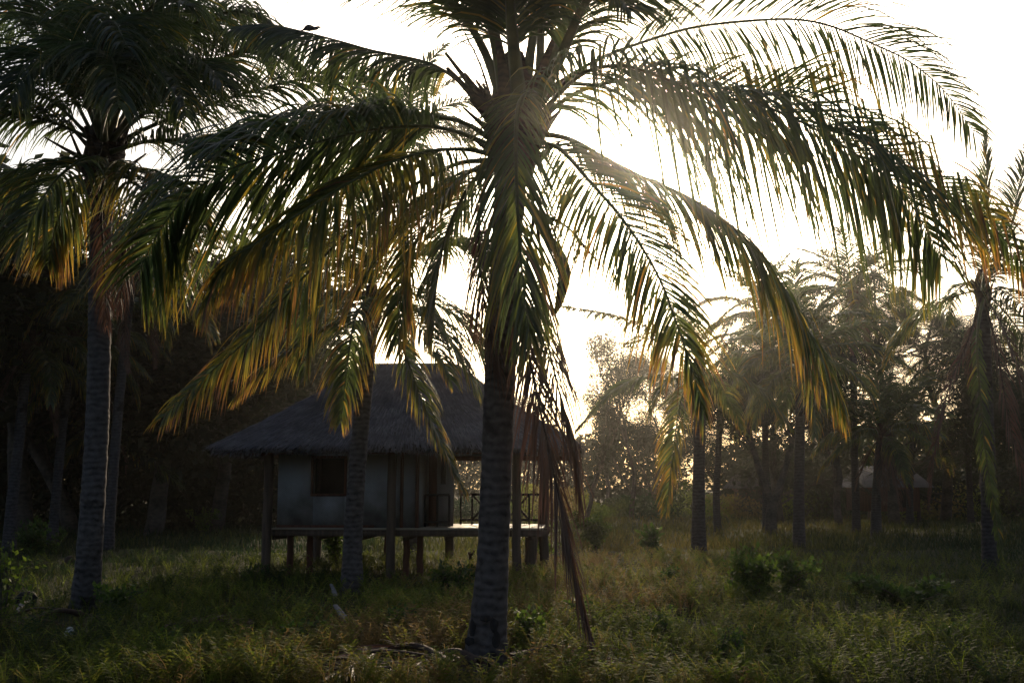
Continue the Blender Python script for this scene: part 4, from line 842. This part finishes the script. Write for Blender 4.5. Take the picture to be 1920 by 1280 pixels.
# ================================================================ LITTER
def dead_leaf(label, pts, L, n, w_, mats=DRYM, name='fallen_frond', seed=0, **kw):
    P0 = np.array(pts[0]); o = thing(name, label, 'fallen frond', P0, 'dead fronds lying in the grass'); mb = MB()
    frond(mb, pts, L=L, n=n, droop=.25, dry=.9, tip=.1, width=w_, petiole=.3, lift=.12, seed=seed, thick=.05, fwd=(50, 72), **kw)
    V = mb.v
    for a in V: a[:, 2] = np.maximum(a[:, 2], gz(a[:, 0], a[:, 1]) + .015)
    mb.build('blade', mats, o); return o
z_ = np.array([0, 0, .07])
dead_leaf('dead brown frond lying curved across the foreground left of the big palm foot', [G(850, 1262) + z_, G(780, 1245) + z_ * 2.5, G(700, 1252) + z_ * 2, G(610, 1285) + z_], .5, 40, .04, seed=301)
dead_leaf('dead frond lying close against the left side of the big palm foot', [G(900, 1256) + z_, G(850, 1248) + z_ * 2, G(780, 1256) + z_, G(720, 1275) + z_], .45, 36, .035, seed=302)
dead_leaf('dead frond running right from the big palm foot', [G(960, 1248) + z_, G(1040, 1240) + z_ * 2, G(1120, 1252) + z_, G(1200, 1262) + z_], .4, 36, .03, seed=303)
dead_leaf('dead frond in the dark litter at the left palm foot', [G(150, 1160) + z_, G(110, 1165) + z_ * 2, G(60, 1170) + z_, G(20, 1185) + z_], .5, 36, .04, seed=304)
dead_leaf('grey dead frond near the left palm, in deep shade', [G(300, 1190) + z_, G(340, 1180) + z_, G(400, 1175) + z_, G(460, 1180) + z_], .4, 30, .03, seed=305)
for i_, (px, py, ln_, hh, an, lab) in enumerate((
    (655, 1268, .62, .16, .25, 'arched dark dead leaf stem at the bottom edge, furthest left of the litter'),
    (735, 1262, .75, .20, .15, 'thick arched dead leaf stem lying on top of the bottom litter heap'),
    (800, 1272, .80, .10, -.1, 'grey dead leaf stem flat along the bottom edge before the big palm'),
    (1040, 1262, .60, .12, .2, 'brown dead leaf stem lying right of the short log'),
    (1130, 1258, .55, .08, -.25, 'thin dead leaf stem lying below the hanging frond tip'),
    (95, 1160, .60, .14, .1, 'dark arched dead leaf stem in the heap by the left palm'),
    (70, 1176, .50, .10, -.3, 'reddish dead leaf stem in the heap by the left palm'))):
    c = G(px, py); dx = np.array([math.cos(an), math.sin(an), 0]) * ln_; o = thing('fallen_branch', lab, 'branch', c, 'dead leaf stems on the ground'); mb = MB()
    C = spline([c - dx + [0, 0, .02], c - dx * .3 + [0, 0, hh], c + dx * .4 + [0, 0, hh * .8], c + dx + [0, 0, .02]], 16)
    tube(mb, C, np.linspace(.055, .015, 16), 8, squash=.4, noise=.1)
    for q_ in range(5):
        s_ = C[rng.integers(2, 14)]; e = s_ + rng.normal(0, .2, 3) * [1, .6, .1]; e[2] = .02; tube(mb, spline([s_, (s_ + e) / 2 + [0, 0, .03], e], 5), .007, 4, cap=False)
    mb.build('stem', M['husk'], o, smooth=True)
def lump(name, label, cat, base, rads, mat, axis=(1, 0, 0), n=12, group=None, bend=0.0):
    o = thing(name, label, cat, base, group); mb = MB(); ax = norm(np.array(axis, float)); L_, r = rads; u = np.linspace(-1, 1, n)
    pts = ax * (u[:, None] * L_) + np.array([0, 0, 1.0]) * (r * .8 + bend * (1 - u[:, None] ** 2)); tube(mb, pts, r * np.sqrt(np.maximum(0, 1 - u ** 2)) * .98 + .002, 12, noise=.06)
    ob = mb.build(name + '_body', M[mat], loc=(0, 0, 0), smooth=True); ob.parent = o; ob.name = 'shell'; return o
lump('coconut', 'dark round coconut lying left of the left palm foot', 'coconut', G(48, 1138), (.16, .13), 'dark', (0, 0, 1) if False else (1, .2, .3))
lump('coconut', 'old coconut on the grass a little left of the left palm trunk', 'coconut', G(131, 1056), (.12, .10), 'husk', (1, .2, .1))
lump('float', 'small pale rounded float lying near the left palm', 'float', G(129, 1192), (.07, .052), 'white', (.4, .1, 1))
def slab(name, label, cat, pts, w_, mat, group=None):    # curved leaf base or bark strip
    P0 = np.array(pts[0], float); o = thing(name, label, cat, P0, group); mb = MB(); C = spline(pts, 14)
    tube(mb, C, w_ * np.linspace(.5, 1, 14) * np.where(np.linspace(0, 1, 14) > .85, .7, 1), 8, squash=.3, noise=.08); mb.build('husk', M[mat], o, smooth=True); return o
slab('leaf_sheath', 'pale dry leaf sheath lying at the left edge of the litter', 'leaf sheath', [G(30, 1160) + z_, G(42, 1150) + z_ * 2, G(54, 1146) + z_ * 2], .05, 'pale', 'dry leaf sheaths on the ground')
slab('leaf_sheath', 'wide dark leaf sheath lying left of the big palm foot', 'leaf sheath', [G(770, 1246) + z_, G(815, 1242) + z_ * 1.5, G(865, 1250) + z_], .06, 'husk', 'dry leaf sheaths on the ground')
slab('log', 'short weathered log butting against the right of the big palm foot', 'log', [G(952, 1240) + z_, G(972, 1238) + z_, G(988, 1235) + z_], .10, 'wood')
slab('stick', 'thin pale stick lying in the grass right of the big palm', 'stick', [G(1008, 1216) + z_ * 2, G(1030, 1219) + z_ * 2.4, G(1052, 1222) + z_ * 2], .010, 'pale')
slab('leaf_sheath', 'pale grey dead leaf fanned out between the two middle palms', 'leaf sheath', [G(628, 1165) + z_ * 3, G(640, 1172) + z_ * 2, G(655, 1180) + z_], .07, 'pale', 'dry leaf sheaths on the ground')
slab('leaf_sheath', 'white husk scrap at the left of the palm before the hut', 'leaf sheath', [G(620, 1120) + z_ * 3, G(625, 1122) + z_ * 2, G(628, 1126) + z_], .05, 'pale', 'dry leaf sheaths on the ground')
slab('leaf_sheath', 'small pale husk scrap right of the palm before the hut', 'leaf sheath', [G(722, 1122) + z_, G(728, 1124) + z_, G(734, 1128) + z_], .04, 'pale', 'dry leaf sheaths on the ground')
# forked stump by the porch
fb = G(883, 1062); fs = thing('forked_stump', 'small dark forked stump standing before the porch', 'stump', fb); mb = MB(); D = fb[1]
tube(mb, spline([fb - [0, 0, .05], P(882, 1045, D), P(880, 1034, D)], 6), np.linspace(.045, .035, 6), 7); tube(mb, spline([P(882, 1042, D), P(887, 1036, D), P(889, 1031, D)], 5), .025, 6)
mb.build('wood', M['husk'], fs)

# ================================================================ HAZE
mb = MB(); box(mb, (-140, -30, -1.6), (140, 130, 22))
m, t, n, l, out = new_mat('haze_air'); pv = n.new("ShaderNodeVolumePrincipled"); pv.inputs["Color"].default_value = (.95, .93, .90, 1)
pv.inputs["Density"].default_value = .00065; pv.inputs["Anisotropy"].default_value = .93; l.new(pv.outputs[0], out.inputs["Volume"])
hz = mb.build('haze', m); tag(hz, 'thin bright haze in the air', 'haze', kind='stuff')
